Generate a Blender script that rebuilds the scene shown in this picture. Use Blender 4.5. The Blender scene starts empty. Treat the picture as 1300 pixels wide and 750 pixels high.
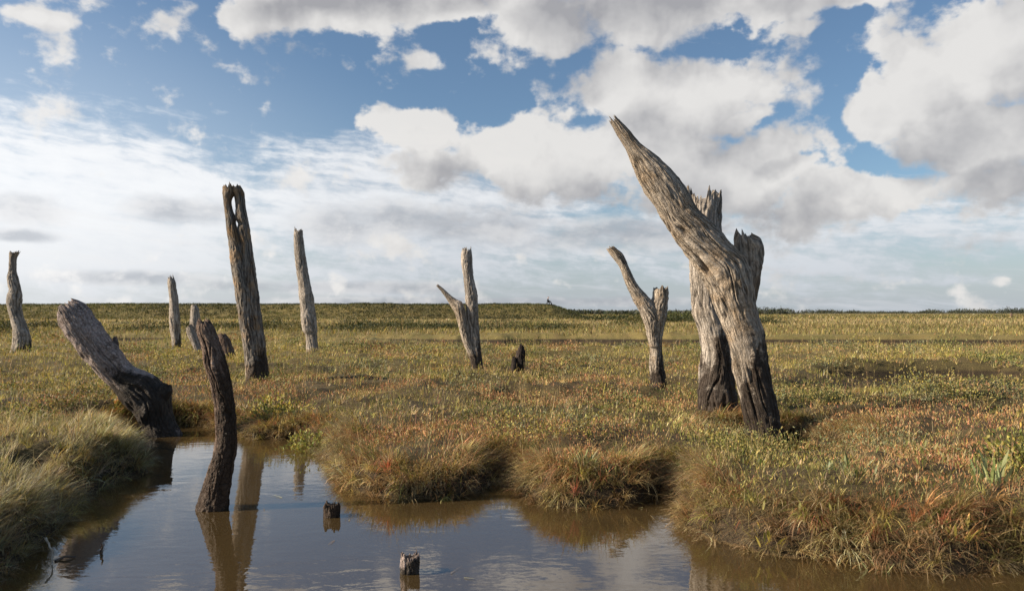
import bpy, bmesh, math, random
import numpy as np
random.seed(7)
RNG = np.random.default_rng(11)
C = bpy.context.scene.collection
SC = bpy.context.scene
R = math.radians

# ------------------------------------------------------------------ camera model
F_PX, U0, V0, CAM_H = 928.0, 650.0, 397.0, 1.2

def wpt(u, v, y):
    """world point seen at photo position (u, v) when it stands y metres away"""
    return np.array([(u - U0) / F_PX * y, y, CAM_H - (v - V0) / F_PX * y])

def gpt(u, v, z=0.0):
    """world point on the level z seen at photo position (u, v)"""
    y = (CAM_H - z) * F_PX / (v - V0)
    return np.array([(u - U0) / F_PX * y, y, z])

cam_d = bpy.data.cameras.new('camera')
cam = bpy.data.objects.new('camera', cam_d); C.objects.link(cam)
cam.location = (0, 0, CAM_H); cam.rotation_euler = (R(90), 0, 0)
cam_d.sensor_width = 36; cam_d.lens = 36 * F_PX / 1300
cam_d.shift_y = (V0 - 375) / 1300
cam_d.clip_start = 0.05; cam_d.clip_end = 20000
cam_d.dof.use_dof = True; cam_d.dof.focus_distance = 6.3; cam_d.dof.aperture_fstop = 3.6
SC.camera = cam

# ------------------------------------------------------------------ noise
def _hash(i, j, k):
    h = (i.astype(np.int64) * 374761393 + j.astype(np.int64) * 668265263 + k.astype(np.int64) * 2147483647) & 0xFFFFFFFF
    h = ((h ^ (h >> 13)) * 1274126177) & 0xFFFFFFFF
    h = ((h ^ (h >> 16)) * 2246822519) & 0xFFFFFFFF
    return ((h ^ (h >> 15)) & 0xFFFFFF) / float(0xFFFFFF) * 2 - 1

def noise(x, y, z=0.0):
    x = np.asarray(x, float); y = np.asarray(y, float); z = np.asarray(z, float) + 0 * x
    i, j, k = np.floor(x), np.floor(y), np.floor(z)
    fx, fy, fz = x - i, y - j, z - k
    sx, sy, sz = fx*fx*(3-2*fx), fy*fy*(3-2*fy), fz*fz*(3-2*fz)
    out = 0
    for a in (0, 1):
        for b in (0, 1):
            for c in (0, 1):
                w = (sx if a else 1-sx) * (sy if b else 1-sy) * (sz if c else 1-sz)
                out = out + w * _hash(i+a, j+b, k+c)
    return out

def fbm(x, y, z=0.0, o=3):
    s, a, t = 0, 1.0, 0
    for q in range(o):
        s = s + a * noise(x * 2**q + 17.3*q, y * 2**q - 9.1*q, np.asarray(z) * 2**q + 3.7*q); t += a; a *= .5
    return s / t

def sstep(a, b, x):
    t = np.clip((x - a) / (b - a), 0, 1)
    return t*t*(3-2*t)

# ------------------------------------------------------------------ scene helpers
def tag(o, label=None, cat=None, group=None, kind=None):
    if label: o['label'] = label
    if cat: o['category'] = cat
    if group: o['group'] = group
    if kind: o['kind'] = kind
    return o

def empty(name, loc, label, cat, group=None):
    o = bpy.data.objects.new(name, None); C.objects.link(o)
    o.location = tuple(float(a) for a in loc); o.empty_display_size = 0.1
    return tag(o, label, cat, group)

def mesh_obj(name, V, polys, mat, parent=None, smooth=True, attrs=None):
    """V (n,3) world points; polys: list of (m,k) int arrays with k corners each"""
    V = np.asarray(V, np.float32)
    if parent is not None:
        V = V - np.array(parent.location, np.float32)
    me = bpy.data.meshes.new(name)
    me.vertices.add(len(V)); me.vertices.foreach_set('co', V.ravel())
    polys = [np.asarray(p, np.int32) for p in polys if len(p)]
    loops = np.concatenate([p.ravel() for p in polys])
    tot = np.concatenate([np.full(len(p), p.shape[1], np.int32) for p in polys])
    start = np.concatenate([[0], np.cumsum(tot)[:-1]]).astype(np.int32)
    me.loops.add(len(loops)); me.loops.foreach_set('vertex_index', loops)
    me.polygons.add(len(tot)); me.polygons.foreach_set('loop_start', start)
    me.polygons.foreach_set('loop_total', tot)
    me.polygons.foreach_set('use_smooth', np.full(len(tot), smooth))
    for k, a in (attrs or {}).items():
        a = np.asarray(a, np.float32)
        if a.ndim == 1:
            at = me.attributes.new(k, 'FLOAT', 'POINT'); at.data.foreach_set('value', a)
        elif a.shape[1] == 3 and k != 'tint':
            at = me.attributes.new(k, 'FLOAT_VECTOR', 'POINT'); at.data.foreach_set('vector', a.ravel())
        else:
            at = me.attributes.new(k, 'FLOAT_COLOR', 'POINT')
            at.data.foreach_set('color', np.concatenate([a, np.ones((len(a), 1), np.float32)], 1).ravel())
    me.update(calc_edges=True)
    me.materials.append(mat)
    o = bpy.data.objects.new(name, me); C.objects.link(o)
    if parent is not None: o.parent = parent
    return o

# ------------------------------------------------------------------ node helpers
class NT:
    def __init__(s, tree): s.t = tree; s.n = tree.nodes; s.l = tree.links
    def add(s, kind, ins=None, **kw):
        nd = s.n.new(kind)
        for k, v in kw.items(): setattr(nd, k, v)
        for k, v in (ins or {}).items():
            sock = nd.inputs[k]
            if hasattr(v, 'is_output') or isinstance(v, bpy.types.NodeSocket): s.l.new(v, sock)
            else: sock.default_value = v
        return nd
    def math(s, op, a, b=0.0, c=0.0, clamp=False):
        return s.add('ShaderNodeMath', {0: a, 1: b, 2: c}, operation=op, use_clamp=clamp).outputs[0]
    def vmath(s, op, a, b=(0, 0, 0), c=(0, 0, 0)):
        nd = s.add('ShaderNodeVectorMath', {0: a, 1: b, 2: c}, operation=op)
        return nd.outputs['Value'] if op in ('LENGTH', 'DOT_PRODUCT') else nd.outputs[0]
    def ss(s, x, a, b, lo=0.0, hi=1.0):
        return s.add('ShaderNodeMapRange', {0: x, 1: a, 2: b, 3: lo, 4: hi}, interpolation_type='SMOOTHSTEP').outputs[0]
    def noise(s, vec, scale, detail=3.0, rough=.5, dist=0.0):
        return s.add('ShaderNodeTexNoise', {'Vector': vec, 'Scale': scale, 'Detail': detail, 'Roughness': rough, 'Distortion': dist})
    def mix(s, f, a, b, blend='MIX'):
        nd = s.add('ShaderNodeMix', data_type='RGBA', blend_type=blend)
        for sock, v in ((nd.inputs[0], f), (nd.inputs[6], a), (nd.inputs[7], b)):
            if isinstance(v, bpy.types.NodeSocket): s.l.new(v, sock)
            elif isinstance(v, (int, float)): sock.default_value = v
            else: sock.default_value = (*v, 1)
        return nd.outputs[2]

def new_mat(name):
    m = bpy.data.materials.new(name); m.use_nodes = True
    m.node_tree.nodes.clear()
    t = NT(m.node_tree)
    return m, t, t.add('ShaderNodeOutputMaterial')

# ------------------------------------------------------------------ materials
def wood_mat(name, dark, mid, light, warm, wetcol, lichen=0.0, warm_amt=.5, speck=(.5, .47, .42), crust=0.0):
    m, t, out = new_mat(name)
    g = t.add('ShaderNodeAttribute', attribute_name='grain').outputs['Vector']
    wet = t.add('ShaderNodeAttribute', attribute_name='wet').outputs['Fac']
    crev = t.add('ShaderNodeAttribute', attribute_name='crevice').outputs['Fac']
    gs = t.vmath('MULTIPLY', g, (1, 1, .16+.5*crust))
    n1 = t.noise(gs, 55, 5, .65).outputs[0]
    gs2 = t.vmath('MULTIPLY', g, (1, 1, .05))
    n2 = t.noise(gs2, 24, 4, .6, .4).outputs[0]
    n3 = t.noise(g, 5, 4, .6).outputs[0]
    n4 = t.noise(g, 60, 4, .7).outputs[0]
    crk = t.math('ABSOLUTE', t.math('SUBTRACT', n2, .5))
    crack = t.ss(crk, 0.0, .035, 1, 0)
    vc = t.add('ShaderNodeTexVoronoi', {'Vector': t.vmath('MULTIPLY', t.vmath('MULTIPLY_ADD', t.noise(g, 30, 3, .6).outputs[1], (.03, .03, .03), g), (1, 1, .6)), 'Scale': 42.0}, feature='DISTANCE_TO_EDGE').outputs[0]
    flake = t.math('MULTIPLY', t.ss(vc, .0, .10, 1, 0), .25+.5*crust)
    a = t.ss(n1, .32, .68)
    col = t.mix(a, mid, light)
    wf = t.math('MULTIPLY', t.ss(n3, .45, .68), warm_amt)
    col = t.mix(wf, col, warm)
    sp = t.math('MULTIPLY', t.ss(n4, .56, .66), lichen)
    col = t.mix(sp, col, speck)
    dk = t.math('MAXIMUM', t.math('MULTIPLY', crack, .8-.45*crust), t.math('MULTIPLY', crev, .75), clamp=True)
    dk = t.math('MAXIMUM', dk, t.math('MULTIPLY', flake, t.ss(n3, .40, .6)), clamp=True)
    col = t.mix(dk, col, dark)
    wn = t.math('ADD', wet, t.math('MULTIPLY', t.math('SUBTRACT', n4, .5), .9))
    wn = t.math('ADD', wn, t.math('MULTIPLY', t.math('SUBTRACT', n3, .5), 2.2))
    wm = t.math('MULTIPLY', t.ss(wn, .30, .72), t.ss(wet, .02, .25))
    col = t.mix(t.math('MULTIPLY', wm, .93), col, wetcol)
    h = t.math('ADD', t.math('MULTIPLY', n1, .5), t.math('MULTIPLY', crack, -.8+.5*crust))
    h = t.math('ADD', h, t.math('MULTIPLY', flake, -.5))
    h = t.math('ADD', h, t.math('MULTIPLY', n4, .35))
    bump = t.add('ShaderNodeBump', {'Strength': 1.0, 'Distance': .018, 'Height': h})
    rough = t.math('SUBTRACT', .88, t.math('MULTIPLY', wm, .25))
    b = t.add('ShaderNodeBsdfPrincipled', {'Base Color': col, 'Roughness': rough, 'Normal': bump.outputs[0], 'Specular IOR Level': .25})
    t.l.new(b.outputs[0], out.inputs[0])
    return m

M = {}
M['grey'] = wood_mat('silver_grey_weathered_oak', (.030, .023, .017), (.28, .225, .172), (.54, .46, .37), (.38, .255, .14), (.024, .015, .010), .35, .55, crust=.3)
M['greycool'] = wood_mat('pale_grey_weathered_oak', (.035, .029, .024), (.30, .255, .21), (.53, .465, .40), (.34, .245, .16), (.032, .020, .013), .3, .35, crust=.25)
M['split'] = wood_mat('split_weathered_oak', (.012, .010, .008), (.165, .14, .115), (.32, .28, .235), (.42, .23, .08), (.040, .026, .016), .25, .6)
M['log'] = wood_mat('pinkish_crusted_wood', (.022, .016, .012), (.29, .225, .20), (.52, .425, .385), (.22, .15, .105), (.022, .016, .010), .7, .5, crust=1.0)
M['brown'] = wood_mat('dark_brown_crusted_wood', (.014, .009, .006), (.10, .062, .042), (.24, .17, .13), (.12, .06, .03), (.036, .02, .010), .6, .6, (.42, .36, .32), crust=.8)
M['black'] = wood_mat('black_rotten_wood', (.006, .005, .005), (.025, .018, .015), (.06, .042, .034), (.05, .03, .02), (.014, .01, .008), .1, .5)

def foliage_mat(name, trans=.35, rough=.55, spec=.35):
    m, t, out = new_mat(name)
    c = t.add('ShaderNodeAttribute', attribute_name='tint').outputs['Color']
    b = t.add('ShaderNodeBsdfPrincipled', {'Base Color': c, 'Roughness': rough, 'Specular IOR Level': spec})
    tr = t.add('ShaderNodeBsdfTranslucent', {'Color': t.mix(1.0, c, (1.15, 1.1, .75), 'MULTIPLY')})
    mx = t.add('ShaderNodeMixShader', {0: trans, 1: b.outputs[0], 2: tr.outputs[0]})
    t.l.new(mx.outputs[0], out.inputs[0])
    return m
M['blade'] = foliage_mat('grass_blades', .32, .6, .3)
M['leaf'] = foliage_mat('fleshy_leaves', .25, .58, .28)

def plain_mat(name, col, rough=.7, nscale=0, col2=None):
    m, t, out = new_mat(name)
    c = (*col, 1)
    b = t.add('ShaderNodeBsdfPrincipled', {'Base Color': c, 'Roughness': rough})
    if nscale:
        tc = t.add('ShaderNodeTexCoord').outputs['Object']
        n = t.noise(tc, nscale, 4, .6).outputs[0]
        t.l.new(t.mix(t.ss(n, .35, .65), col, col2 or tuple(x*.5 for x in col)), b.inputs['Base Color'])
    t.l.new(b.outputs[0], out.inputs[0])
    return m

# ground: peaty mud with dead litter
m, t, out = new_mat('marsh_soil'); M['soil'] = m
tc = t.add('ShaderNodeNewGeometry').outputs['Position']
n1 = t.noise(tc, 3.0, 6, .65).outputs[0]; n2 = t.noise(tc, 45, 5, .7).outputs[0]; n3 = t.noise(tc, .35, 4, .6).outputs[0]
far = t.ss(t.add('ShaderNodeSeparateXYZ', {0: tc}).outputs[1], 8, 26)
near = t.mix(t.ss(n2, .35, .65), (.035, .024, .014), (.10, .072, .035))
near = t.mix(t.ss(n1, .4, .65), near, (.075, .06, .024))
fcol = t.mix(t.ss(n3, .4, .62), (.20, .155, .055), (.14, .12, .042))
fcol = t.mix(t.math('MULTIPLY', t.ss(n1, .45, .7), .6), fcol, (.19, .13, .06))
col = t.mix(far, near, fcol)
# pond bed: silty ochre below the water level
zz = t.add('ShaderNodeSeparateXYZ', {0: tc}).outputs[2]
bed = t.mix(t.ss(n1, .35, .7), (.50, .325, .125), (.38, .24, .085))
bed = t.mix(t.math('MULTIPLY', t.ss(n2, .5, .7), .5), bed, (.13, .07, .025))
shaded_mud = t.mix(t.ss(n2, .35, .65), (.030, .021, .013), (.055, .040, .022))  # ditch mud, its colour deepened to paint in shade under the overhang
col = t.mix(t.ss(zz, .10, .17), shaded_mud, col)
col = t.mix(t.ss(zz, -.035, .015), bed, col)
bp = t.add('ShaderNodeBump', {'Strength': .7, 'Distance': .02, 'Height': n2})
b = t.add('ShaderNodeBsdfPrincipled', {'Base Color': col, 'Roughness': .85, 'Normal': bp.outputs[0], 'Specular IOR Level': .2})
t.l.new(b.outputs[0], out.inputs[0])

# water: clear tea-brown, Fresnel reflection over a see-through body
m, t, out = new_mat('brackish_water'); M['water'] = m
pos = t.add('ShaderNodeNewGeometry').outputs['Position']
pw = t.vmath('MULTIPLY', pos, (1, 1.9, 1))
n1 = t.noise(pw, 5.0, 3, .5, .3).outputs[0]; n2 = t.noise(pw, 19, 2, .5).outputs[0]; n3 = t.noise(pos, 1.1, 2, .5).outputs[0]
hh = t.math('ADD', t.math('MULTIPLY', n1, 1.0), t.math('MULTIPLY', n2, .22))
hh = t.math('MULTIPLY', hh, t.ss(n3, .3, .7, .45, 1.15))
bp = t.add('ShaderNodeBump', {'Strength': .10, 'Distance': .015, 'Height': hh})
fr = t.add('ShaderNodeFresnel', {'IOR': 2.5, 'Normal': bp.outputs[0]}).outputs[0]
gl = t.add('ShaderNodeBsdfGlossy', {'Color': (1, 1, 1, 1), 'Roughness': .015, 'Normal': bp.outputs[0]})
tr = t.add('ShaderNodeBsdfTransparent', {'Color': (.94, .82, .57, 1)})
silt = t.add('ShaderNodeBsdfDiffuse', {'Color': (.30, .20, .085, 1)})
body = t.add('ShaderNodeMixShader', {0: .17, 1: tr.outputs[0], 2: silt.outputs[0]})
mx = t.add('ShaderNodeMixShader', {0: fr, 1: body.outputs[0], 2: gl.outputs[0]})
t.l.new(mx.outputs[0], out.inputs[0])

# ------------------------------------------------------------------ the ground form
shore_px = [(-60, 790), (-20, 742), (18, 722), (45, 696), (92, 664), (112, 642), (104, 632), (146, 614), (184, 600), (188, 586), (168, 569), (146, 558), (160, 548),
            (200, 541), (262, 539), (300, 549), (322, 556), (385, 557), (408, 566), (420, 590), (428, 612), (452, 628),
            (520, 634), (580, 631), (622, 618), (640, 602), (652, 617), (672, 636), (730, 645), (800, 646), (848, 618), (858, 642), (866, 668), (905, 688),
            (960, 698), (1050, 712), (1130, 722), (1215, 726), (1290, 716), (1340, 722)]
shore = [gpt(u, v)[:2] for u, v in shore_px] + [np.array(p) for p in
        [(3.3, 3.0), (4.2, 2.3), (4.4, 1.2), (3.0, .55), (1.0, .75), (-.8, .5), (-2.2, .9), (-2.7, 1.9)]]
shore = np.array(shore)

def sdf_poly(x, y, P):
    d2 = np.full(x.shape, 1e12); ins = np.zeros(x.shape, bool)
    n = len(P)
    for i in range(n):
        ax, ay = P[i]; bx, by = P[(i+1) % n]
        ex, ey = bx-ax, by-ay
        tt = np.clip(((x-ax)*ex + (y-ay)*ey) / (ex*ex+ey*ey + 1e-12), 0, 1)
        d2 = np.minimum(d2, (x-ax-tt*ex)**2 + (y-ay-tt*ey)**2)
        c = ((ay > y) != (by > y)) & (x < (bx-ax) * (y-ay) / ((by-ay) if abs(by-ay) > 1e-12 else 1e-12) + ax)
        ins ^= c
    return np.sqrt(d2) * np.where(ins, -1, 1)

def seg_d(x, y, a, b):
    ex, ey = b[0]-a[0], b[1]-a[1]
    tt = np.clip(((x-a[0])*ex + (y-a[1])*ey) / (ex*ex+ey*ey), 0, 1)
    return np.sqrt((x-a[0]-tt*ex)**2 + (y-a[1]-tt*ey)**2)

# ditches: (a, b, half width, depth)
DITCH = [((6.1, 12.7), (8.6, 13.0), .75, .42),
         ((.0, 9.35), (1.7, 9.15), .30, .17),
         ((-5.4, 12.6), (-1.6, 12.3), .32, .13),
         ((1.0, 28.5), (30, 27.0), 1.5, .45),
         ((-16, 30.0), (1.0, 28.0), 1.2, .25),
         ((-3.0, 7.6), (-4.6, 7.2), .30, .12),
         ((4.0, 11.0), (6.4, 11.6), .3, .12),
         (gpt(150, 640, .1)[:2], gpt(30, 585, .24)[:2], .26, .15)]
PUD = [((2.10, 6.70), .32), ((2.60, 6.40), .32), ((2.45, 6.80), .36)]

def pond_d(x, y):
    d = np.full(x.shape, 30.0)
    k = (np.abs(x) < 9) & (y > -3) & (y < 12)
    xs, ys = x[k], y[k]
    dd = sdf_poly(xs, ys, shore)
    dd = dd + .05 * noise(xs*3.1, ys*3.1, 4.0) + .025 * noise(xs*9, ys*9, 1.0)
    for (c, r) in PUD:
        dd = np.minimum(dd, np.hypot(xs-c[0], ys-c[1]) - r + .05*noise(xs*7, ys*7, 8.0))
    d[k] = dd
    return d

def bank_h(x, y):
    h = 2.3 * (1 - sstep(5.5, 14.0, x)) * (1 + .05*noise(x*.09, 0*x, 3) + .03*noise(x*.33, 0*x, 5))
    yy = y + 1.5*noise(x*.05, 0*x, 9)
    prof = sstep(107, 120, yy) * (1 - sstep(125, 140, yy))
    return h * prof

def ground_z(x, y, d=None):
    x = np.asarray(x, float); y = np.asarray(y, float)
    if d is None: d = pond_d(x, y)
    top = .235 + .075*noise(x*1.7, y*1.7, 2.0) + .03*noise(x*5, y*5, 5.0) + .085*noise(x*.40, y*.55, 7.0)
    top = top + .025 * np.clip((y-8)/20, 0, 1) * noise(x*.3, y*.3, 12.0) * 3
    top = top - .15*np.exp(-((x-2.42)/.45)**2 - ((y-6.05)/.45)**2)
    for a, b, w, dep in DITCH:
        dd = seg_d(x, y, a, b) + .12*noise(x*1.5, y*1.5, 21.0)
        top = top - dep * (1 - sstep(w*.45, w, dd))
        if a[1] > 8:      # the ground dips gently on the near side of the cut
            nd_ = seg_d(x, y*.9, (a[0], (a[1]-w*2.2)*.9), (b[0], (b[1]-w*2.2)*.9))
            top = top - .45*dep*np.exp(-(nd_/(w*2.0))**2)
            fd_ = seg_d(x, y, (a[0], a[1]+w*1.6), (b[0], b[1]+w*1.6))
            top = top + .22*dep*np.exp(-(fd_/(w*.9))**2)
    land = top * (1 - np.exp(-np.maximum(d, 0)/.13))
    bed = -.13 * sstep(0, .55, -d) - .02
    z = np.where(d > 0, -.02 + land + .0*d, bed + .012*noise(x*4, y*4, 3.0))
    far = sstep(140, 700, y)
    z = z * (1-far) + .25*far
    return z + bank_h(x, y)

def axis(lo_far, lo, hi, hi_far, step, ratio):
    a = list(np.arange(lo, hi + 1e-6, step))
    s = step
    while a[-1] < hi_far: s *= ratio; a.append(a[-1] + s)
    s = step
    b = [a[0]]
    while b[-1] > lo_far: s *= ratio; b.append(b[-1] - s)
    return np.array(sorted(set(np.round(b[1:] + a, 5))))
gx = axis(-6000, -6.5, 6.5, 6000, .045, 1.06)
gy = axis(-400, 2.4, 9.5, 100, .045, 1.03)
gy = np.concatenate([gy[gy < 100], np.arange(100, 145, 1.2)])
yy = [145.0]; s = 1.3
while yy[-1] < 9000: s *= 1.12; yy.append(yy[-1] + s)
gy = np.concatenate([gy, yy])
GX, GY = np.meshgrid(gx, gy)
GZ = ground_z(GX.ravel(), GY.ravel())
nx, ny = len(gx), len(gy)
idx = np.arange(nx*ny).reshape(ny, nx)
quads = np.stack([idx[:-1, :-1].ravel(), idx[:-1, 1:].ravel(), idx[1:, 1:].ravel(), idx[1:, :-1].ravel()], 1)
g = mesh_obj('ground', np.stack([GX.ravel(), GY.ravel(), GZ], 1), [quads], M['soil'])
tag(g, kind='structure')
w = mesh_obj('water', [(-40, -3, 0), (40, -3, 0), (40, 60, 0), (-40, 60, 0)], [[[0, 1, 2, 3]]], M['water'], smooth=False)
tag(w, kind='structure')

def gz1(x, y): return float(ground_z(np.array([x]), np.array([y]))[0])

# ------------------------------------------------------------------ scatter of blades and leaves
def ribbons(P, az, a0, curv, L, W, tint, nseg, twist=None, tipw=.0, belly=.0):
    """curved tapering blades: P root (n,3), az heading, a0 first angle from vertical, curv added bend, L length, W width"""
    n = len(P)
    h = np.stack([np.cos(az), np.sin(az), 0*az], 1)
    sd = np.stack([-np.sin(az), np.cos(az), 0*az], 1)
    if twist is not None:
        sd = sd * np.cos(twist)[:, None] + h * np.sin(twist)[:, None]
    pts = [P]; cur = P.copy()
    for k in range(nseg):
        an = a0 + curv * (k + .5) / nseg
        cur = cur + (L/nseg)[:, None] * (h*np.sin(an)[:, None] + np.array([0, 0, 1])*np.cos(an)[:, None])
        pts.append(cur)
    rows = []
    for k in range(nseg):
        f = k/nseg
        wd = W * ((1-f)**.7 * (1-belly) + belly*math.sin(math.pi*(.12+.88*f)))
        rows.append(pts[k] - sd*(wd/2)[:, None]); rows.append(pts[k] + sd*(wd/2)[:, None])
    rows.append(pts[-1])
    nv = 2*nseg + 1
    V = np.stack(rows, 1).reshape(-1, 3)
    base = np.arange(n) * nv
    q = [np.stack([base+2*k, base+2*k+1, base+2*k+3, base+2*k+2], 1) for k in range(nseg-1)]
    q = np.concatenate(q) if q else np.zeros((0, 4), int)
    tr = np.stack([base+2*nseg-2, base+2*nseg-1, base+2*nseg], 1)
    return V, q, tr, np.repeat(tint, nv, 0)

def diamonds(P, n_dir, L, W, tint):
    """small pointed leaves: one folded quad each, along n_dir (unit)"""
    n = len(P)
    r = RNG.normal(size=(n, 3)); s = np.cross(n_dir, r); s /= np.linalg.norm(s, axis=1)[:, None] + 1e-9
    u = np.cross(n_dir, s)
    L = L[:, None]; W = W[:, None]
    a = P; c = P + n_dir*L
    b = P + n_dir*L*.55 + s*W*.5 + u*W*.12; d = P + n_dir*L*.55 - s*W*.5 + u*W*.12
    V = np.stack([a, b, c, d], 1).reshape(-1, 3)
    i = np.arange(n)*4
    return V, np.stack([i, i+1, i+2, i+3], 1), np.zeros((0, 3), int), np.repeat(tint, 4, 0)

def merge(parts):
    Vs, qs, ts, cs, off = [], [], [], [], 0
    for V, q, tr, c in parts:
        Vs.append(V); qs.append(q+off); ts.append(tr+off); cs.append(c); off += len(V)
    return np.concatenate(Vs), [np.concatenate(qs), np.concatenate(ts)], np.concatenate(cs)

def stuff(name, parts, mat, parent=None):
    V, polys, c = merge(parts)
    return mesh_obj(name, V, polys, mat, parent, smooth=False, attrs={'tint': np.clip(c, .004, .9)})

def sample(n, y0, y1, power, half=.88, extra=1.2):
    """n points in the fan in front of the camera with density ~ Y**-power"""
    Y = np.linspace(y0, y1, 2000)
    cdf = np.cumsum((half*Y+extra) * Y**-power); cdf /= cdf[-1]
    y = np.interp(RNG.random(n), cdf, Y)
    x = (RNG.random(n)*2-1) * (half*y+extra)
    return x, y

def pal(colors, n, jitter=.34):
    colors = np.array(colors)
    a = colors[RNG.integers(0, len(colors), n)]; b = colors[RNG.integers(0, len(colors), n)]
    f = RNG.random(n)[:, None]
    c = a*f + b*(1-f)
    return c * np.exp(RNG.normal(0, jitter, n))[:, None] * np.exp(RNG.normal(0, .06, (n, 3)))

STRAW = [(.40, .30, .15), (.33, .25, .12), (.46, .37, .21), (.28, .20, .09)]
OLIVE = [(.27, .23, .07), (.21, .19, .055), (.31, .25, .085), (.36, .28, .11)]
GREEN = [(.17, .18, .05), (.13, .15, .04), (.22, .22, .06), (.28, .26, .075)]
RUST = [(.40, .20, .085), (.44, .25, .11), (.34, .15, .07), (.42, .29, .13), (.36, .13, .08)]
YGRN = [(.38, .31, .065), (.42, .33, .075), (.30, .28, .06), (.46, .36, .11)]
PALE = [(.40, .36, .24), (.32, .29, .18), (.27, .25, .13), (.36, .30, .17)]
DARKG = [(.05, .07, .02), (.07, .085, .025), (.09, .10, .03), (.06, .075, .03)]
BROWN = [(.20, .13, .065), (.25, .17, .08), (.15, .095, .045), (.30, .22, .12)]

def left_zone(x, y):            # the pale fine-grass tussocks on the left bank
    return sstep(-1.2, -1.9, x + .25*noise(x, y, 3)) * (1 - sstep(6.0, 7.4, y))
def red_zone(x, y):
    n = fbm(x*.75+3, y*.75, 31.0, 3)
    r = sstep(-.02, .28, n)
    r = np.maximum(r, sstep(1.5, .9, np.hypot((x+.3)/1.15, (y-5.6)/1.0)) * .95)
    r = np.maximum(r, sstep(1.5, .7, np.hypot((x-4.2)/1.6, (y-6.6)/.8)) * .9)
    return r * (1-left_zone(x, y)) * (1 - .7*sstep(9, 15, y))

def in_ditch(x, y):
    m_ = ((x-2.42)/.42)**2 + ((y-6.10)/.36)**2 < .5
    for a, b, w_, dep in DITCH:
        if dep >= .15:
            m_ |= (seg_d(x, y, a, b) + .12*noise(x*1.5, y*1.5, 21.0)) < w_*.80
    return m_

def tufts(cx, cy, cz, nb, az0, azs, L, a0, curv, W, tint, nseg, rad=.02):
    """bunches of nb blades that fan out of each centre"""
    N = len(cx); rp = lambda q: np.repeat(q, nb, 0)
    n = N*nb
    az = rp(az0) + RNG.normal(0, 1, n)*rp(azs)
    r = rad*np.sqrt(RNG.random(n))
    P = np.stack([rp(cx)+np.cos(az)*r, rp(cy)+np.sin(az)*r, rp(cz)-.012], 1)
    Lb = rp(L)*RNG.uniform(.45, 1.1, n)
    ang = rp(a0)*RNG.uniform(.2, 1.25, n)
    cv = rp(curv)*RNG.uniform(.5, 1.3, n)
    c = rp(tint)*np.exp(RNG.normal(0, .33, n))[:, None]
    return ribbons(P, az, ang, cv, Lb, rp(W)*RNG.uniform(.6, 1.25, n), c, nseg, RNG.uniform(-.8, .8, n))

def grass_patch(x, y):             # where grass rather than fleshy plants rule
    return sstep(-.04, .16, fbm(x*.42+5, y*.65, 55.0, 3))
def thin(x, y):              # trampled or flooded places with sparse growth
    return 1 - .75*sstep(.10, .32, fbm(x*1.3, y*1.7, 57.0, 2))

def grad_d(x, y):
    e = .03
    gx_ = pond_d(x+e, y) - pond_d(x-e, y); gy_ = pond_d(x, y+e) - pond_d(x, y-e)
    return np.arctan2(-gy_, -gx_)           # heading towards the water

def choose(masks, cols, n):
    """pick a colour set per blade by weights"""
    Wt = np.stack(masks, 1) + 1e-6; Wt /= Wt.sum(1)[:, None]
    cum = np.cumsum(Wt, 1); r = RNG.random(n)[:, None]
    k = (r > cum).sum(1).clip(0, len(cols)-1)
    out = np.zeros((n, 3))
    for i, c in enumerate(cols):
        s_ = k == i
        out[s_] = pal(c, s_.sum())
    return out

QS = 1.0
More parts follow.
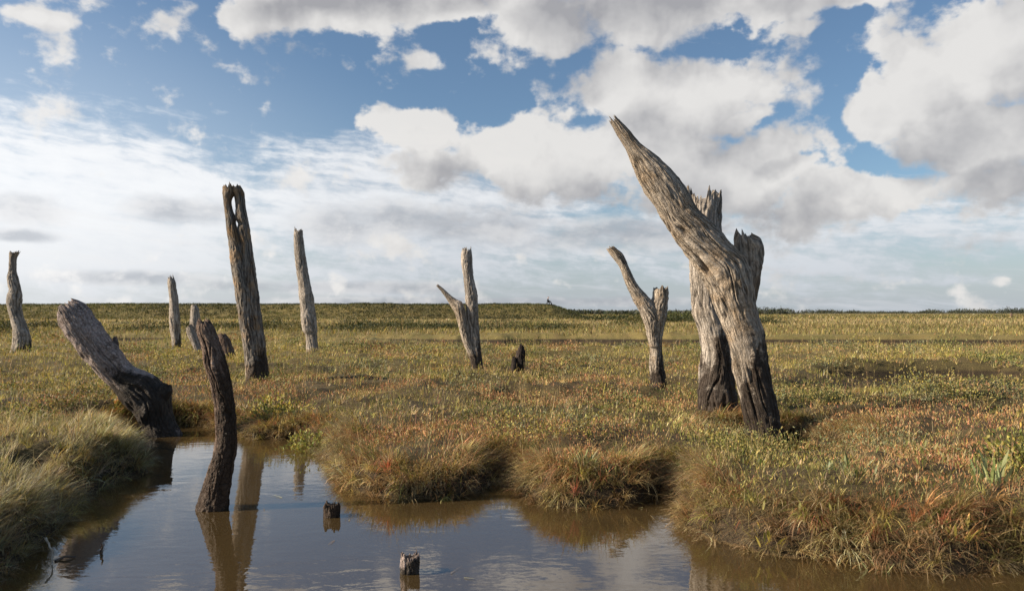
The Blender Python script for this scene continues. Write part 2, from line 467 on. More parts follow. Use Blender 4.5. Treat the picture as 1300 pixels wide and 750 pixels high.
# --- (1) grass blades over the marsh, near and mid
def marsh_grass():
    parts = []
    for n, y0, y1, nseg, pw in ((60000, 2.6, 9, 3, 1.5), (120000, 9, 24, 2, 1.9), (90000, 24, 60, 1, 1.9)):
        n = int(n*QS)
        x, y = sample(n, y0, y1, pw)
        d = pond_d(x, y); k = (d > .05) & ~in_ditch(x, y)
        x, y, d = x[k], y[k], d[k]; n = len(x)
        clump = fbm(x*2.2, y*2.2, 40.0, 2)
        lz, rz = left_zone(x, y), red_zone(x, y)
        keep = RNG.random(n) < np.clip(.42 + 1.3*clump + .5*lz - .25*rz, .05, 1)
        x, y, d, lz, rz = x[keep], y[keep], d[keep], lz[keep], rz[keep]; n = len(x)
        z = ground_z(x, y, d)
        sc = (np.maximum(y, 4)/5.5)**.85
        far = sstep(24, 30, y)
        bigp = fbm(x*.22, y*.45, 50.0, 3)
        L = RNG.uniform(.05, .13, n) * (1 + .7*lz) * np.where(RNG.random(n) < .06, 1.8, 1) * (1 + .5*far)
        W = RNG.uniform(.0030, .0058, n) * sc * (1-.15*lz)
        gr = np.clip(.5 + 1.6*bigp, 0, 1)
        tint = choose([.5+.6*rz, (1-gr)*1.0+.8*far, gr*.7*(1-rz)*(1-far), .9*rz+.1, (.15+.9*sstep(8, 14, y))*(1-far), 2.2*lz, 1.4*far],
                      [STRAW, OLIVE, GREEN, RUST, YGRN, PALE, OLIVE], n)
        az = RNG.uniform(0, 2*math.pi, n)
        parts.append(ribbons(np.stack([x, y, z-.01], 1), az, RNG.uniform(0, .5, n), RNG.uniform(.1, 1.1, n) + .4*lz, L, W, tint, nseg, RNG.uniform(-.8, .8, n)))
    for N, y0, y1, pw, nb in ((8200, 2.8, 9, 1.3, 16), (12000, 9, 24, 1.7, 12)):
        x, y = sample(N, y0, y1, pw)
        d = pond_d(x, y); lz = left_zone(x, y); rz = red_zone(x, y)
        k = (d > .10) & ~in_ditch(x, y) & (RNG.random(N) < np.clip(.40 + 1.0*fbm(x*.9, y*.9, 42.0, 2) + .9*lz - .35*rz, .06, 1)*np.maximum(.25 + 1.3*grass_patch(x, y), lz)*thin(x, y))
        x, y, d, lz, rz = x[k], y[k], d[k], lz[k], rz[k]; N = len(x)
        bp_ = fbm(x*.3, y*.5, 50.0, 3)
        tint = choose([.8+0*x, .6+0*x, .35*(1-lz)*np.clip(.5+2*bp_, 0, 1), .5*rz, 2.4*lz], [STRAW, OLIVE, GREEN, RUST, PALE+STRAW[:2]+BROWN[:1]], N)
        sc = (np.maximum(y, 4)/5.5)**.8
        big = np.where(RNG.random(N) < .15, 1.6, 1.0)
        parts.append(tufts(x, y, ground_z(x, y, d), nb, RNG.uniform(0, 6.28, N), 1.5+0*x, RNG.uniform(.07, .15, N)*(1+.2*lz)*big, RNG.uniform(.35, .8, N), RNG.uniform(.4, 1.2, N), RNG.uniform(.0036, .0062, N)*sc, tint, 3, .02))
    return parts
tag(stuff('grass', marsh_grass(), M['blade']), 'yellow, olive and straw coloured marsh grass over the saltmarsh', 'grass', kind='stuff')

# --- (2) long dry grass that hangs over the pond's edge
def edge_grass():
    parts = []
    n = 250000
    x = RNG.uniform(-4.6, 4.8, n); y = RNG.uniform(2.6, 9, n)
    d = pond_d(x, y); k = (np.hypot(x-2.42, y-6.15) > .52) & (d > -.005) & (d < .42) & (RNG.random(n) < np.where(d < .24, 1, .4) * np.clip(5.5/y, .5, 1.2))
    x, y, d = x[k], y[k], d[k]
    c = fbm(x*4, y*4, 60.0, 2); k = RNG.random(len(x)) < np.clip(.62+.9*c, .12, 1)
    x, y, d = x[k], y[k], d[k]; n = len(x)
    lz = left_zone(x, y)
    z = ground_z(x, y, d)
    cl = noise(x*6, y*6, 61.0)*1.2
    az = grad_d(x, y) + RNG.normal(0, .75, n) + cl*.8
    L = RNG.uniform(.09, .24, n) * (1 - .15*lz) * np.where(RNG.random(n) < .05, 1.5, 1)
    L = np.where(d < .08, L*.75, L)
    W = RNG.uniform(.0024, .0050, n) * (y/5)**.6
    lowish = sstep(.22, .05, d)
    tint = choose([.8*(1-lz), 1.1*lowish*(1-lz)+.1, .25*(1-lowish)*(1-lz)+.1*lz, .35*(1-lz), 1.9*lz, .5*lz], [STRAW, BROWN, GREEN, RUST, PALE, OLIVE], n)
    a0 = RNG.uniform(.15, .9, n) + .35*lowish*(1-lz)
    curv = RNG.uniform(.7, 1.7, n)
    parts.append(ribbons(np.stack([x, y, z-.01], 1), az, a0, curv, L, W, tint, 4, RNG.uniform(-.7, .7, n)))
    N = 56000
    x = RNG.uniform(-4.6, 4.8, N); y = RNG.uniform(2.6, 9, N)
    d = pond_d(x, y); lz = left_zone(x, y)
    k = (np.hypot(x-2.42, y-6.15) > .52) & (d > .0) & (d < .30) & (RNG.random(N) < np.clip((.42 + 1.4*noise(x*3.2, y*3.2, 66.0)) + .2*lz, .36, 1))
    x, y, d, lz = x[k], y[k], d[k], lz[k]; N = len(x)
    low = sstep(.20, .04, d)
    tint = choose([.8*(1-lz), 1.1*(1-lz)*(.3+low), .7*(1-lz)*(1-low), .3*(1-lz)*(1-low), 2.2*lz, .35+.15*lz], [STRAW, BROWN, RUST, GREEN, PALE+BROWN[:2], OLIVE], N)
    L = RNG.uniform(.10, .235, N)*(1-.12*low)*(1-.1*lz)
    parts.append(tufts(x, y, ground_z(x, y, d), 26, grad_d(x, y) + RNG.normal(0, .35+.5*lz, N), RNG.uniform(.45, 1.0, N)+.5*lz, L, RNG.uniform(.5, 1.0, N)+.25*low, RNG.uniform(.9, 1.8, N), RNG.uniform(.0036, .0064, N)*(y/4.8)**.6, tint, 4, .025))
    return parts
tag(stuff('bank_grass', edge_grass(), M['blade']), 'long dry grass hanging over the pond edge', 'grass', kind='stuff')

# --- (3) glasswort and sea-purslane: short upright fleshy shoots, rust to olive
def glasswort():
    parts = []
    for n, y0, y1, pw in ((250000, 3.0, 9, 1.4), (200000, 9, 26, 1.9)):
        x, y = sample(n, y0, y1, pw)
        d = pond_d(x, y); k = (d > .06) & ~in_ditch(x, y)
        x, y, d = x[k], y[k], d[k]
        rz = red_zone(x, y); lz = left_zone(x, y)
        cl = fbm(x*5.5, y*5.5, 70.0, 2)
        k = RNG.random(len(x)) < np.clip(.26 + .7*rz + 1.3*cl - .7*lz, .03, 1)*(1-.8*grass_patch(x, y)*(1-.6*rz))*thin(x, y)
        x, y, d, rz, cl = x[k], y[k], d[k], rz[k], cl[k]; n = len(x)
        z = ground_z(x, y, d)
        sc = (np.maximum(y, 4)/5.5)**.68
        hcl = np.clip(.85 + 1.5*cl + .5*fbm(x*2+9, y*2, 71.0, 2), .15, 2.0)
        bz = RNG.random(n)**.6 * .085 * hcl
        P = np.stack([x, y, z + bz*.75], 1)
        L = RNG.uniform(.014, .036, n) * sc**.6
        W = RNG.uniform(.0036, .0072, n) * sc
        patch = fbm(x*1.3, y*1.3, 72.0, 2)
        tint = choose([2.2*rz, .45+.4*(1-rz), .25*np.clip(.5-patch, 0, 1), .35*rz, .35*(1-rz)], [RUST, OLIVE, GREEN, STRAW, BROWN], n)
        dirv = np.stack([RNG.normal(0, .42, n), RNG.normal(0, .42, n), np.ones(n)], 1); dirv /= np.linalg.norm(dirv, axis=1)[:, None]
        parts.append(diamonds(P, dirv, L, W, tint))
    return parts
tag(stuff('glasswort', glasswort(), M['leaf']), 'low rust coloured glasswort covering the hummocks', 'ground cover', kind='stuff')

# --- (4) broad-leaved herbs (sea aster, sea lavender leaves) in drifts
def herbs():
    parts = []
    for n, y0, y1, pw in ((22000, 3.2, 8.5, 1.3), (36000, 8.5, 28, 1.75)):
        x, y = sample(n, y0, y1, pw)
        d = pond_d(x, y); k = (d > .12) & ~in_ditch(x, y)
        x, y, d = x[k], y[k], d[k]
        cl = 1.5*fbm(x*.7, y*1.0, 80.0, 3) + .12*sstep(8, 12, y) - .25*red_zone(x, y) + .4*sstep(1.8, .9, np.hypot(x-2.2, (y-4.3)*1.2))
        k = RNG.random(len(x)) < np.clip(.1 + 1.6*cl, .015, 1)*(1-.7*grass_patch(x, y))*thin(x, y)
        x, y, d = x[k], y[k], d[k]; n = len(x)
        z = ground_z(x, y, d)
        sc = (np.maximum(y, 5)/5.5)**.6
        P = np.stack([x, y, z + RNG.uniform(.0, .09, n)], 1)
        L = RNG.uniform(.022, .055, n) * sc**.5; W = L * RNG.uniform(.18, .34, n) * sc**.3
        pt = fbm(x*.6, y*.9, 81.0, 2)
        tint = choose([.8*np.clip(.5-pt, .05, 1), np.clip(.6+pt, .1, 1)*.55, .25+0*x, .2+0*x], [GREEN, YGRN, STRAW, OLIVE], n)*.82
        az = RNG.uniform(0, 2*math.pi, n)
        parts.append(ribbons(P, az, RNG.uniform(.1, 1.0, n), RNG.uniform(.0, .9, n), L, W, tint, 2, RNG.uniform(-.5, .5, n), belly=.7))
    return parts
tag(stuff('marsh_herbs', herbs(), M['leaf']), 'drifts of yellow green leafy herbs across the marsh', 'ground cover', kind='stuff')

# --- (4b) rounded cushions of low shrubby purslane, grey green to dark olive
def cushions():
    parts = []
    x, y = sample(900, 4.6, 27, 1.35)
    d = pond_d(x, y); cl = fbm(x*.5, y*.8, 85.0, 2)
    k = (d > .3) & ~in_ditch(x, y) & (RNG.random(len(x)) < np.clip(.30+1.6*cl, .04, 1)) & (np.hypot(x-2.3, y-7.0) > .8)
    x, y = x[k], y[k]; z = ground_z(x, y)
    sets = [OLIVE+DARKG, DARKG+GREEN, [(.17, .17, .085), (.21, .20, .11), (.13, .14, .065)], RUST+BROWN, YGRN+OLIVE]
    for i in range(len(x)):
        r_ = RNG.uniform(.10, .30)*(1+.03*y[i]); h_ = r_*RNG.uniform(.35, .7)
        nn = int(np.clip(5200*r_*r_/(y[i]/6)**1.2, 60, 700)*1.2)
        r_ = r_*1.2; h_ = h_*1.15
        parts.append(leaf_blob(x[i], y[i], z[i]+.01, r_*1.2, r_, h_, nn, sets[RNG.integers(0, len(sets))], .020*(y[i]/6)**.7))
    return parts
LATE_CUSHIONS = cushions

# --- (5) thin dry seed stalks
def stalks():
    n = 5200
    x, y = sample(n, 4.2, 26, 1.5)
    d = pond_d(x, y); cl = fbm(x*.8, y*.8, 90.0, 2) + .35*sstep(3, 6, x)
    k = (d > .12) & (RNG.random(n) < np.clip(.25+1.2*cl, .06, 1))
    x, y, d = x[k], y[k], d[k]; n = len(x)
    z = ground_z(x, y, d)
    P = np.stack([x, y, z], 1); az = RNG.uniform(0, 6.28, n)
    L = RNG.uniform(.14, .34, n); sc = (y/5.5)**.8
    tint = pal(STRAW, n)
    a = ribbons(P, az, RNG.uniform(0, .22, n), RNG.uniform(0, .35, n), L, RNG.uniform(.0022, .0036, n)*sc, tint, 3)
    m_ = 10
    tt = RNG.uniform(.55, 1.0, (n, m_))
    ang = .11
    Q = P[:, None, :] + (L[:, None]*tt)[:, :, None] * np.stack([np.cos(az)*ang, np.sin(az)*ang, np.full(n, .98)], 1)[:, None, :]
    Q = Q.reshape(-1, 3); N = len(Q)
    dv = RNG.normal(size=(N, 3)); dv[:, 2] = np.abs(dv[:, 2]) + .8; dv /= np.linalg.norm(dv, axis=1)[:, None]
    sc2 = np.repeat(sc, m_)
    b = diamonds(Q, dv, RNG.uniform(.008, .018, N)*sc2**.6, RNG.uniform(.002, .004, N)*sc2, np.repeat(tint, m_, 0)*RNG.uniform(.7, 1.1, (N, 1)))
    return [a, b]
tag(stuff('seed_stalks', stalks(), M['blade']), 'thin straw coloured seed stalks standing above the marsh plants', 'grass', kind='stuff')

# --- (6) far rough grass and the grass of the bank
def far_grass():
    parts = []
    n = 90000
    x, y = sample(n, 30, 108, 1.5, .95, 4)
    z = ground_z(x, y)
    st = fbm(x*.05, y*.12, 100.0, 3)
    pale = sstep(50, 62, y) * np.clip(.75+st, .1, 1)
    tint = choose([np.clip(.5+st*1.2, .05, 1), np.clip(.8-st*1.2, .05, 1)*(1-.8*pale), .1+1.6*pale, .55*(1-pale)], [OLIVE, DARKG+OLIVE[:1], STRAW, BROWN], n)
    sc = (y/30)
    parts.append(ribbons(np.stack([x, y, z-.03], 1), RNG.uniform(0, 6.28, n), RNG.uniform(0, .6, n), RNG.uniform(0, .8, n), RNG.uniform(.14, .34, n), RNG.uniform(.02, .045, n)*sc, tint, 1, RNG.uniform(-.8, .8, n)))
    n = 120000
    x = RNG.uniform(-125, 14, n); y = RNG.uniform(105, 127, n); z = ground_z(x, y)
    st = fbm(x*.06, y*.3, 103.0, 3)
    tint = choose([.9+0*x, np.clip(.35+st, .02, 1), 2.0*sstep(113.5, 110.5, y)*np.clip(.8+.9*st, .1, 1)], [DARKG, GREEN, OLIVE+GREEN], n)*.68*np.clip(.66+.4*st, .4, 1)[:, None]
    parts.append(ribbons(np.stack([x, y, z-.03], 1), RNG.uniform(0, 6.28, n), RNG.uniform(0, .7, n), RNG.uniform(0, .8, n), RNG.uniform(.15, .36, n), RNG.uniform(.06, .14, n), tint, 1, RNG.uniform(-.8, .8, n)))
    n = 60000
    x, y = sample(n, 108, 420, 1.8, .95, 4)
    k = (x > 12) | (y > 140); x, y = x[k], y[k]; n = len(x); z = ground_z(x, y)
    tint = choose([.8+0*x, .5+0*x, .35+0*x], [OLIVE, DARKG, STRAW], n)*.8
    parts.append(ribbons(np.stack([x, y, z-.03], 1), RNG.uniform(0, 6.28, n), RNG.uniform(0, .6, n), RNG.uniform(0, .8, n), RNG.uniform(.2, .5, n), RNG.uniform(.1, .3, n)*(y/120), tint, 1, RNG.uniform(-.8, .8, n)))
    return parts
tag(stuff('rough_grass', far_grass(), M['blade']), 'rough olive grass on the far marsh and on the sea bank', 'grass', kind='stuff')

# --- (7) far scrub and the far wood on the horizon
def leaf_blob(cx, cy, cz, rx, ry, rz, n, colors, size):
    """leaves through the volume of a lumpy dome"""
    d = RNG.normal(size=(n, 3)); d /= np.linalg.norm(d, axis=1)[:, None]
    d[:, 2] = np.abs(d[:, 2])
    lump = 1 + .35*noise(d[:, 0]*2.3+cx, d[:, 1]*2.3+cy, d[:, 2]*2.3)+.2*noise(d[:, 0]*5+cx, d[:, 1]*5, d[:, 2]*5+cy)
    r = RNG.random(n)**.45 * lump
    P = np.stack([cx + d[:, 0]*rx*r, cy + d[:, 1]*ry*r, cz + d[:, 2]*rz*r], 1)
    dv = d + RNG.normal(0, .7, (n, 3)) + np.array([0, 0, .5]); dv /= np.linalg.norm(dv, axis=1)[:, None]
    return diamonds(P, dv, RNG.uniform(.7, 1.5, n)*size, RNG.uniform(.35, .75, n)*size, pal(colors, n, .2))

tag(stuff('purslane', LATE_CUSHIONS(), M['leaf']), 'low rounded cushions of grey green and olive shrubby purslane', 'ground cover', kind='stuff')

sc_parts = []
for i in range(80):
    u = RNG.uniform(-80, 1010); yy_ = RNG.uniform(36, 52) if u < 735 else RNG.uniform(55, 110)
    if u > 740 and RNG.random() < .45: continue
    x_ = (u-U0)/F_PX*yy_
    k = yy_/40
    h_ = RNG.uniform(.25, .52) * (1.0 if u < 735 else 1.25)*k**.5
    c_ = [DARKG, DARKG + OLIVE[:1], OLIVE + DARKG[:2], GREEN[:2] + DARKG][RNG.integers(0, 4)]
    sc_parts.append(leaf_blob(x_, yy_, gz1(x_, yy_)-.05, RNG.uniform(.9, 2.4)*k, RNG.uniform(.6, 1.2)*k, h_, 800, [tuple(q*.5 for q in c) for c in c_], .085*k))
tag(stuff('scrub', sc_parts, M['leaf']), 'low dark green scrub in front of the sea bank', 'scrub', kind='stuff')

wd = []
for i in range(260):
    u = RNG.uniform(700, 1420) if i > 60 else RNG.uniform(720, 1000)
    yy_ = RNG.uniform(900, 1500) if i > 60 else RNG.uniform(420, 700)
    x_ = (u-U0)/F_PX*yy_
    hh_ = RNG.uniform(3, 7) * (1 + .5*math.sin(u*.021)) * (.25 if i <= 60 else .8)
    wd.append(leaf_blob(x_, yy_, .2, RNG.uniform(8, 22), RNG.uniform(6, 12), hh_, 150, [(.05, .06, .035), (.065, .07, .045), (.05, .055, .05)], 2.0))
tag(stuff('distant_wood', wd, M['leaf']), 'low dark wood along the far horizon', 'wood', kind='stuff')

# ------------------------------------------------------------------ weathered trunks
def spline(P, n):
    P = np.asarray(P, float)
    mid = (P[:, 0] + P[:, 1]) / 2
    s = np.concatenate([[0], np.cumsum(np.maximum(np.linalg.norm(np.diff(mid, axis=0), axis=1), 1e-4))])
    t_ = np.linspace(0, s[-1], n)
    out = np.zeros((n, 2, 3))
    # monotone-ish cubic (Catmull-Rom with chord parameter)
    m_ = np.zeros_like(P)
    for i in range(len(P)):
        a, b = max(i-1, 0), min(i+1, len(P)-1)
        m_[i] = (P[b]-P[a]) / max(s[b]-s[a], 1e-6)
    j = np.clip(np.searchsorted(s, t_, 'right')-1, 0, len(P)-2)
    h = s[j+1]-s[j]; f = (t_-s[j])/h
    h00 = 2*f**3-3*f**2+1; h10 = f**3-2*f**2+f; h01 = -2*f**3+3*f**2; h11 = f**3-f**2
    e = lambda a: a[:, None, None]
    out = e(h00)*P[j] + e(h10*h)*m_[j] + e(h01)*P[j+1] + e(h11*h)*m_[j+1]
    return out, t_

SEED = [0]
def trunk(name, pairs, depth, mat, parent, dep=.85, nth=96, nlen=160, jag=.06, jagf=2.6, hollow=.5, groove=.07, crack=.10, lump=.08, twist=.0,
          wet=None, wet_soft=.25, lean=None, top_w=.25, flat=False):
    """pairs: top-to-base list of ((u,v) one edge, (u,v) other edge) in photo px at the given depth; a jagged, cracked, grooved round trunk"""
    SEED[0] += 7.31; sd = SEED[0]
    n = len(pairs)
    lean = lean or [0]*n
    W3 = []
    for (a, b), ly in zip(pairs, lean):
        W3.append((wpt(*a, depth+ly), wpt(*b, depth+ly)))
    W3 = np.array(W3)[::-1]
    S, t_ = spline(W3, nlen)
    mid = (S[:, 0]+S[:, 1])/2; hw = (S[:, 1]-S[:, 0])/2*.95
    rad = np.linalg.norm(hw, axis=1)
    tang = np.gradient(mid, axis=0); tang /= np.linalg.norm(tang, axis=1)[:, None]
    Yd = np.array([0, 1., 0])
    th = np.linspace(0, 2*math.pi, nth, endpoint=False)
    T = t_[-1]
    rm = float(np.median(rad))
    TH, TT = np.meshgrid(th, t_)
    tw = TH + twist*TT
    q = TT/rm
    tw = tw + .30*fbm(np.cos(TH)*1.2+sd, np.sin(TH)*1.2, q*.45, 2) + .06*noise(np.cos(TH)*3, np.sin(TH)*3+sd, q*1.3)
    cx, sx = np.cos(tw), np.sin(tw)
    lmp = lump * fbm(cx*1.3+sd, sx*1.3, q*.55+sd, 3)
    gr = groove * (1-2*np.abs(noise(cx*3.1+sd, sx*3.1, q*.22))) + groove*.5*(1-2*np.abs(noise(cx*7+sd, sx*7, q*.4)))
    nn = noise(cx*2.4+sd*2, sx*2.4, q*.18)
    ck = np.exp(-(nn/.055)**2) * sstep(-.3, .3, noise(cx*1.5, sx*1.5+sd, q*.5))
    nn2 = noise(cx*5.5+sd*3, sx*5.5, q*.30)
    ck2 = np.exp(-(nn2/.09)**2) * sstep(-.1, .3, noise(cx*2.5, sx*2.5+sd, q*.7+5))
    fine = .022*noise(cx*14+sd, sx*14, q*2.6) + .040*noise(cx*7, sx*7+sd, q*3.2) + .045*fbm(cx*3.5, sx*3.5, q*1.6+sd, 2)
    gr = gr * (.25 + .75*sstep(-.3, .5, noise(cx*1.1+sd, sx*1.1, q*.5+9)))
    mul = 1 + lmp + gr*.5 - crack*ck - crack*.5*ck2 + fine
    ring = (np.cos(TH)[:, :, None]*hw[:, None, :] + (np.sin(TH)*dep*rad[:, None])[:, :, None]*Yd) * mul[:, :, None]
    # splintered top
    e1 = noise(np.cos(th)*jagf+sd, np.sin(th)*jagf, sd)
    e2 = noise(np.cos(th)*jagf*3.1, np.sin(th)*jagf*3.1+sd, 2+sd)
    e3 = noise(np.cos(th)*jagf*8, np.sin(th)*jagf*8+sd, 4+sd)
    ext = jag*(e1*.8 + .75*e2 + .35*e3)
    wt = np.clip((t_ - (T-top_w*min(T, 1.0)))/(top_w*min(T, 1.0)), 0, 1)**1.6
    V = mid[:, None, :] + ring + (wt[:, None]*ext[None, :])[:, :, None]*tang[:, None, :]
    crev = np.clip(ck*.9 + ck2*.7 + np.clip(-lmp*4, 0, .3), 0, 1)
    V = V.reshape(-1, 3); cr = crev.ravel(); gq = np.stack([cx.ravel()*rm, sx.ravel()*rm, TT.ravel()], 1) + sd
    i = np.arange(nlen*nth).reshape(nlen, nth); i2 = np.roll(i, -1, 1)
    quads = [np.stack([i[:-1].ravel(), i2[:-1].ravel(), i2[1:].ravel(), i[1:].ravel()], 1)]
    # hollow broken end
    last = V[-nth:]; prev = i[-1]
    for f, dz in ((.80, -.25), (.55, -.9), (.25, -1.2)):
        rim = mid[-1] + (last-mid[-1])*f
        # keep the splinter height only partly
        along = ((last-mid[-1])@tang[-1])
        rim = rim - (along*f*.7)[:, None]*tang[-1] + tang[-1]*(dz*hollow*rad[-1]) + (.10*rad[-1]*noise(np.cos(th)*6+f*9, np.sin(th)*6, sd))[:, None]*tang[-1]
        b0 = len(V); V = np.concatenate([V, rim]); cr = np.concatenate([cr, np.full(nth, .35 if f > .7 else .75)])
        gq = np.concatenate([gq, np.stack([np.cos(th)*rm*f, np.sin(th)*rm*f, np.full(nth, T+.1*(1-f))], 1)+sd])
        cur = np.arange(b0, b0+nth)
        quads.append(np.stack([prev, np.roll(prev, -1), np.roll(cur, -1), cur], 1)); prev = cur
    b0 = len(V); V = np.concatenate([V, V[-nth:].mean(0)[None]]); cr = np.append(cr, .8); gq = np.concatenate([gq, gq[-1:]])
    tris = np.stack([prev, np.roll(prev, -1), np.full(nth, b0)], 1)
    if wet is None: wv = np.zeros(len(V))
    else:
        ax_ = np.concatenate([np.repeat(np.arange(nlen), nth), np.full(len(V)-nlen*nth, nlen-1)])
        side = np.clip((V[:, 0]-mid[ax_, 0]) / np.maximum(rad[ax_], 1e-3), -1, 1)  # lifts the dark foot on the right: damp plus painted-in shade
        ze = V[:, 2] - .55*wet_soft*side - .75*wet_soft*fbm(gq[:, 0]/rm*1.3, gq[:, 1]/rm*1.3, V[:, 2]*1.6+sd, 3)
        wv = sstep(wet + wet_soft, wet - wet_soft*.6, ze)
    return mesh_obj(name, V, [np.concatenate(quads), tris], mat, parent, attrs={'grain': gq, 'wet': wv, 'crevice': cr})

def pp(rows):      # (vL,uL,uR) rows for upright trunks
    return [((a, v), (b, v)) for v, a, b in rows]

def base_of(u, v, depth): return wpt(u, v, depth)

# depths from the foot of each trunk on the marsh
def place(u, v, z=.24): return gpt(u, v, z)[1]

# 1 -- big leaning forked tree on the right
D = 6.95
t_big = empty('dead_tree', wpt(965, 545, D), 'largest dead tree, leaning left to a long sharp point, pale grey with dark wet foot', 'dead tree')
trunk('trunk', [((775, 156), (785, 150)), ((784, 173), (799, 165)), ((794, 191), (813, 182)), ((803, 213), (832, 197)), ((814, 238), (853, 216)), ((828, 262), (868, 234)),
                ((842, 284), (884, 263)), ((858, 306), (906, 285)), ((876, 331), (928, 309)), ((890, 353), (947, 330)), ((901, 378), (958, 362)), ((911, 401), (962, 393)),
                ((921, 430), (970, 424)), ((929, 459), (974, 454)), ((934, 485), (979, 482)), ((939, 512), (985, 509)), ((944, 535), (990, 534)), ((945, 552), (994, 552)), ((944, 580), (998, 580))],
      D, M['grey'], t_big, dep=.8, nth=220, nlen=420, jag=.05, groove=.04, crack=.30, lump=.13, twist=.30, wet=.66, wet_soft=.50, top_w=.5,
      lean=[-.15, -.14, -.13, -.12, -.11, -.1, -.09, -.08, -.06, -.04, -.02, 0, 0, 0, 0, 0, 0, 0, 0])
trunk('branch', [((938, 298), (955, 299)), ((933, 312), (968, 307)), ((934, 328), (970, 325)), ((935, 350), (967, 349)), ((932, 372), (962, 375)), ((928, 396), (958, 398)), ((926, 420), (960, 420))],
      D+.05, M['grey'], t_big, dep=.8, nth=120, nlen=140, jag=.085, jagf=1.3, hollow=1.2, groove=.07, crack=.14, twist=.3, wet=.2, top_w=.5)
# 2 -- the upright trunk behind it
D = 7.65
t_b = empty('dead_tree', wpt(912, 522, D), 'upright broken grey trunk with ragged top right behind the largest leaning tree', 'dead tree')
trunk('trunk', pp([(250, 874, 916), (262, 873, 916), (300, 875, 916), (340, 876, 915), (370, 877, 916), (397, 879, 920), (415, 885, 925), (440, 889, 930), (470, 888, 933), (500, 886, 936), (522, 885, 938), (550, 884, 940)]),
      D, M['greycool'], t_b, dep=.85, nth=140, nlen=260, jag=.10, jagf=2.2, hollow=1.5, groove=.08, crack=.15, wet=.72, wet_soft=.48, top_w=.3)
trunk('splinter', pp([(236, 872, 874.5), (246, 871.5, 877), (262, 872, 882), (290, 873, 888)]), D-.05, M['grey'], t_b, nth=24, nlen=40, jag=.02, wet=None)
trunk('splinter', pp([(242, 905, 909), (248, 903, 914), (262, 902, 916), (290, 900, 915)]), D-.02, M['grey'], t_b, nth=28, nlen=40, jag=.02, wet=None)

# 3 -- forked tree left of them
D = place(835, 487)
t_k = empty('dead_tree', wpt(835, 486, D), 'small forked dead tree with one curved horn bending left, beside the largest tree', 'dead tree')
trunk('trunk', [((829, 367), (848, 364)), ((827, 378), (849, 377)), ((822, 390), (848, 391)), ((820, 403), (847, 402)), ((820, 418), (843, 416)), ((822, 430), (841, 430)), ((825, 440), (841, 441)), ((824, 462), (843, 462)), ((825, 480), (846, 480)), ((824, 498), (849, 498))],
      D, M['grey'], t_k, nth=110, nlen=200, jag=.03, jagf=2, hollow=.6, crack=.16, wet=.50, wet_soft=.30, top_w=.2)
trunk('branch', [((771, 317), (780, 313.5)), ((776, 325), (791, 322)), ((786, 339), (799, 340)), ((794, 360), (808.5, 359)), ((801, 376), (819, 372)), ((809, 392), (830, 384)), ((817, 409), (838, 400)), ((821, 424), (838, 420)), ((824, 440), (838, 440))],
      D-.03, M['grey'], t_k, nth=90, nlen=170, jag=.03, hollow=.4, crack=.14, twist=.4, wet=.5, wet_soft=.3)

# 4 -- distant two-pronged post
D = place(606, 468)
t_i = empty('dead_tree', wpt(606, 467, D), 'V-shaped dead tree, tall upright prong with a shorter pointed prong on its left', 'dead tree')
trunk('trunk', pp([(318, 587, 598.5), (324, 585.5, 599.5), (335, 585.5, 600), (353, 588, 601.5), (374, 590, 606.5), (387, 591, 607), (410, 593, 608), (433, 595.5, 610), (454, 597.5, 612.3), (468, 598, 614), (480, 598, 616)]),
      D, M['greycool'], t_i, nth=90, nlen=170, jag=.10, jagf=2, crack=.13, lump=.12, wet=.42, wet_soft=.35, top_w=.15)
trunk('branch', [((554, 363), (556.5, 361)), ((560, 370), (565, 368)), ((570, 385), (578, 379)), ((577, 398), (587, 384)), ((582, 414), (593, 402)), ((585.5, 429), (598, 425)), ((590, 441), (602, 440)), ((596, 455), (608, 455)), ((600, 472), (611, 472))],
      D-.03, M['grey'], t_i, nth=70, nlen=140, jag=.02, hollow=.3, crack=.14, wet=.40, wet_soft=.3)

# 5 -- black small stump
D = place(658, 472)
s_j = empty('stump', wpt(657, 472, D), 'small black rotten stump alone in the grass right of the V-shaped trunks', 'stump')
trunk('trunk', pp([(438, 659.5, 664), (445, 656, 667), (452, 655, 667), (460, 655, 666.5), (470, 654.5, 666), (482, 654, 666)]), D, M['black'], s_j, nth=50, nlen=60, jag=.035, crack=.2, wet=.3)
trunk('splinter', pp([(453, 650.5, 654.5), (458, 649.5, 656), (464, 648.5, 657), (480, 649, 658)]), D-.04, M['black'], s_j, nth=36, nlen=30, jag=.03, crack=.2)

# 6 -- straight tall post left of centre
D = place(396, 446)
p_e = empty('weathered_post', wpt(396, 446, D), 'tall straight grey post, right neighbour of the split post, notched near its top', 'post')
trunk('trunk', pp([(293, 374, 384.5), (298, 373, 385), (314, 373, 387), (332, 374.7, 389.5), (355, 378, 393), (373, 379, 397), (389, 381.5, 399), (407, 382.7, 402), (420, 384.5, 403), (425, 388, 403), (443, 389, 404), (460, 389, 405)]),
      D, M['greycool'], p_e, nth=90, nlen=170, jag=.10, jagf=1.8, crack=.15, groove=.09, lump=.13, wet=.1, wet_soft=.15, top_w=.2)

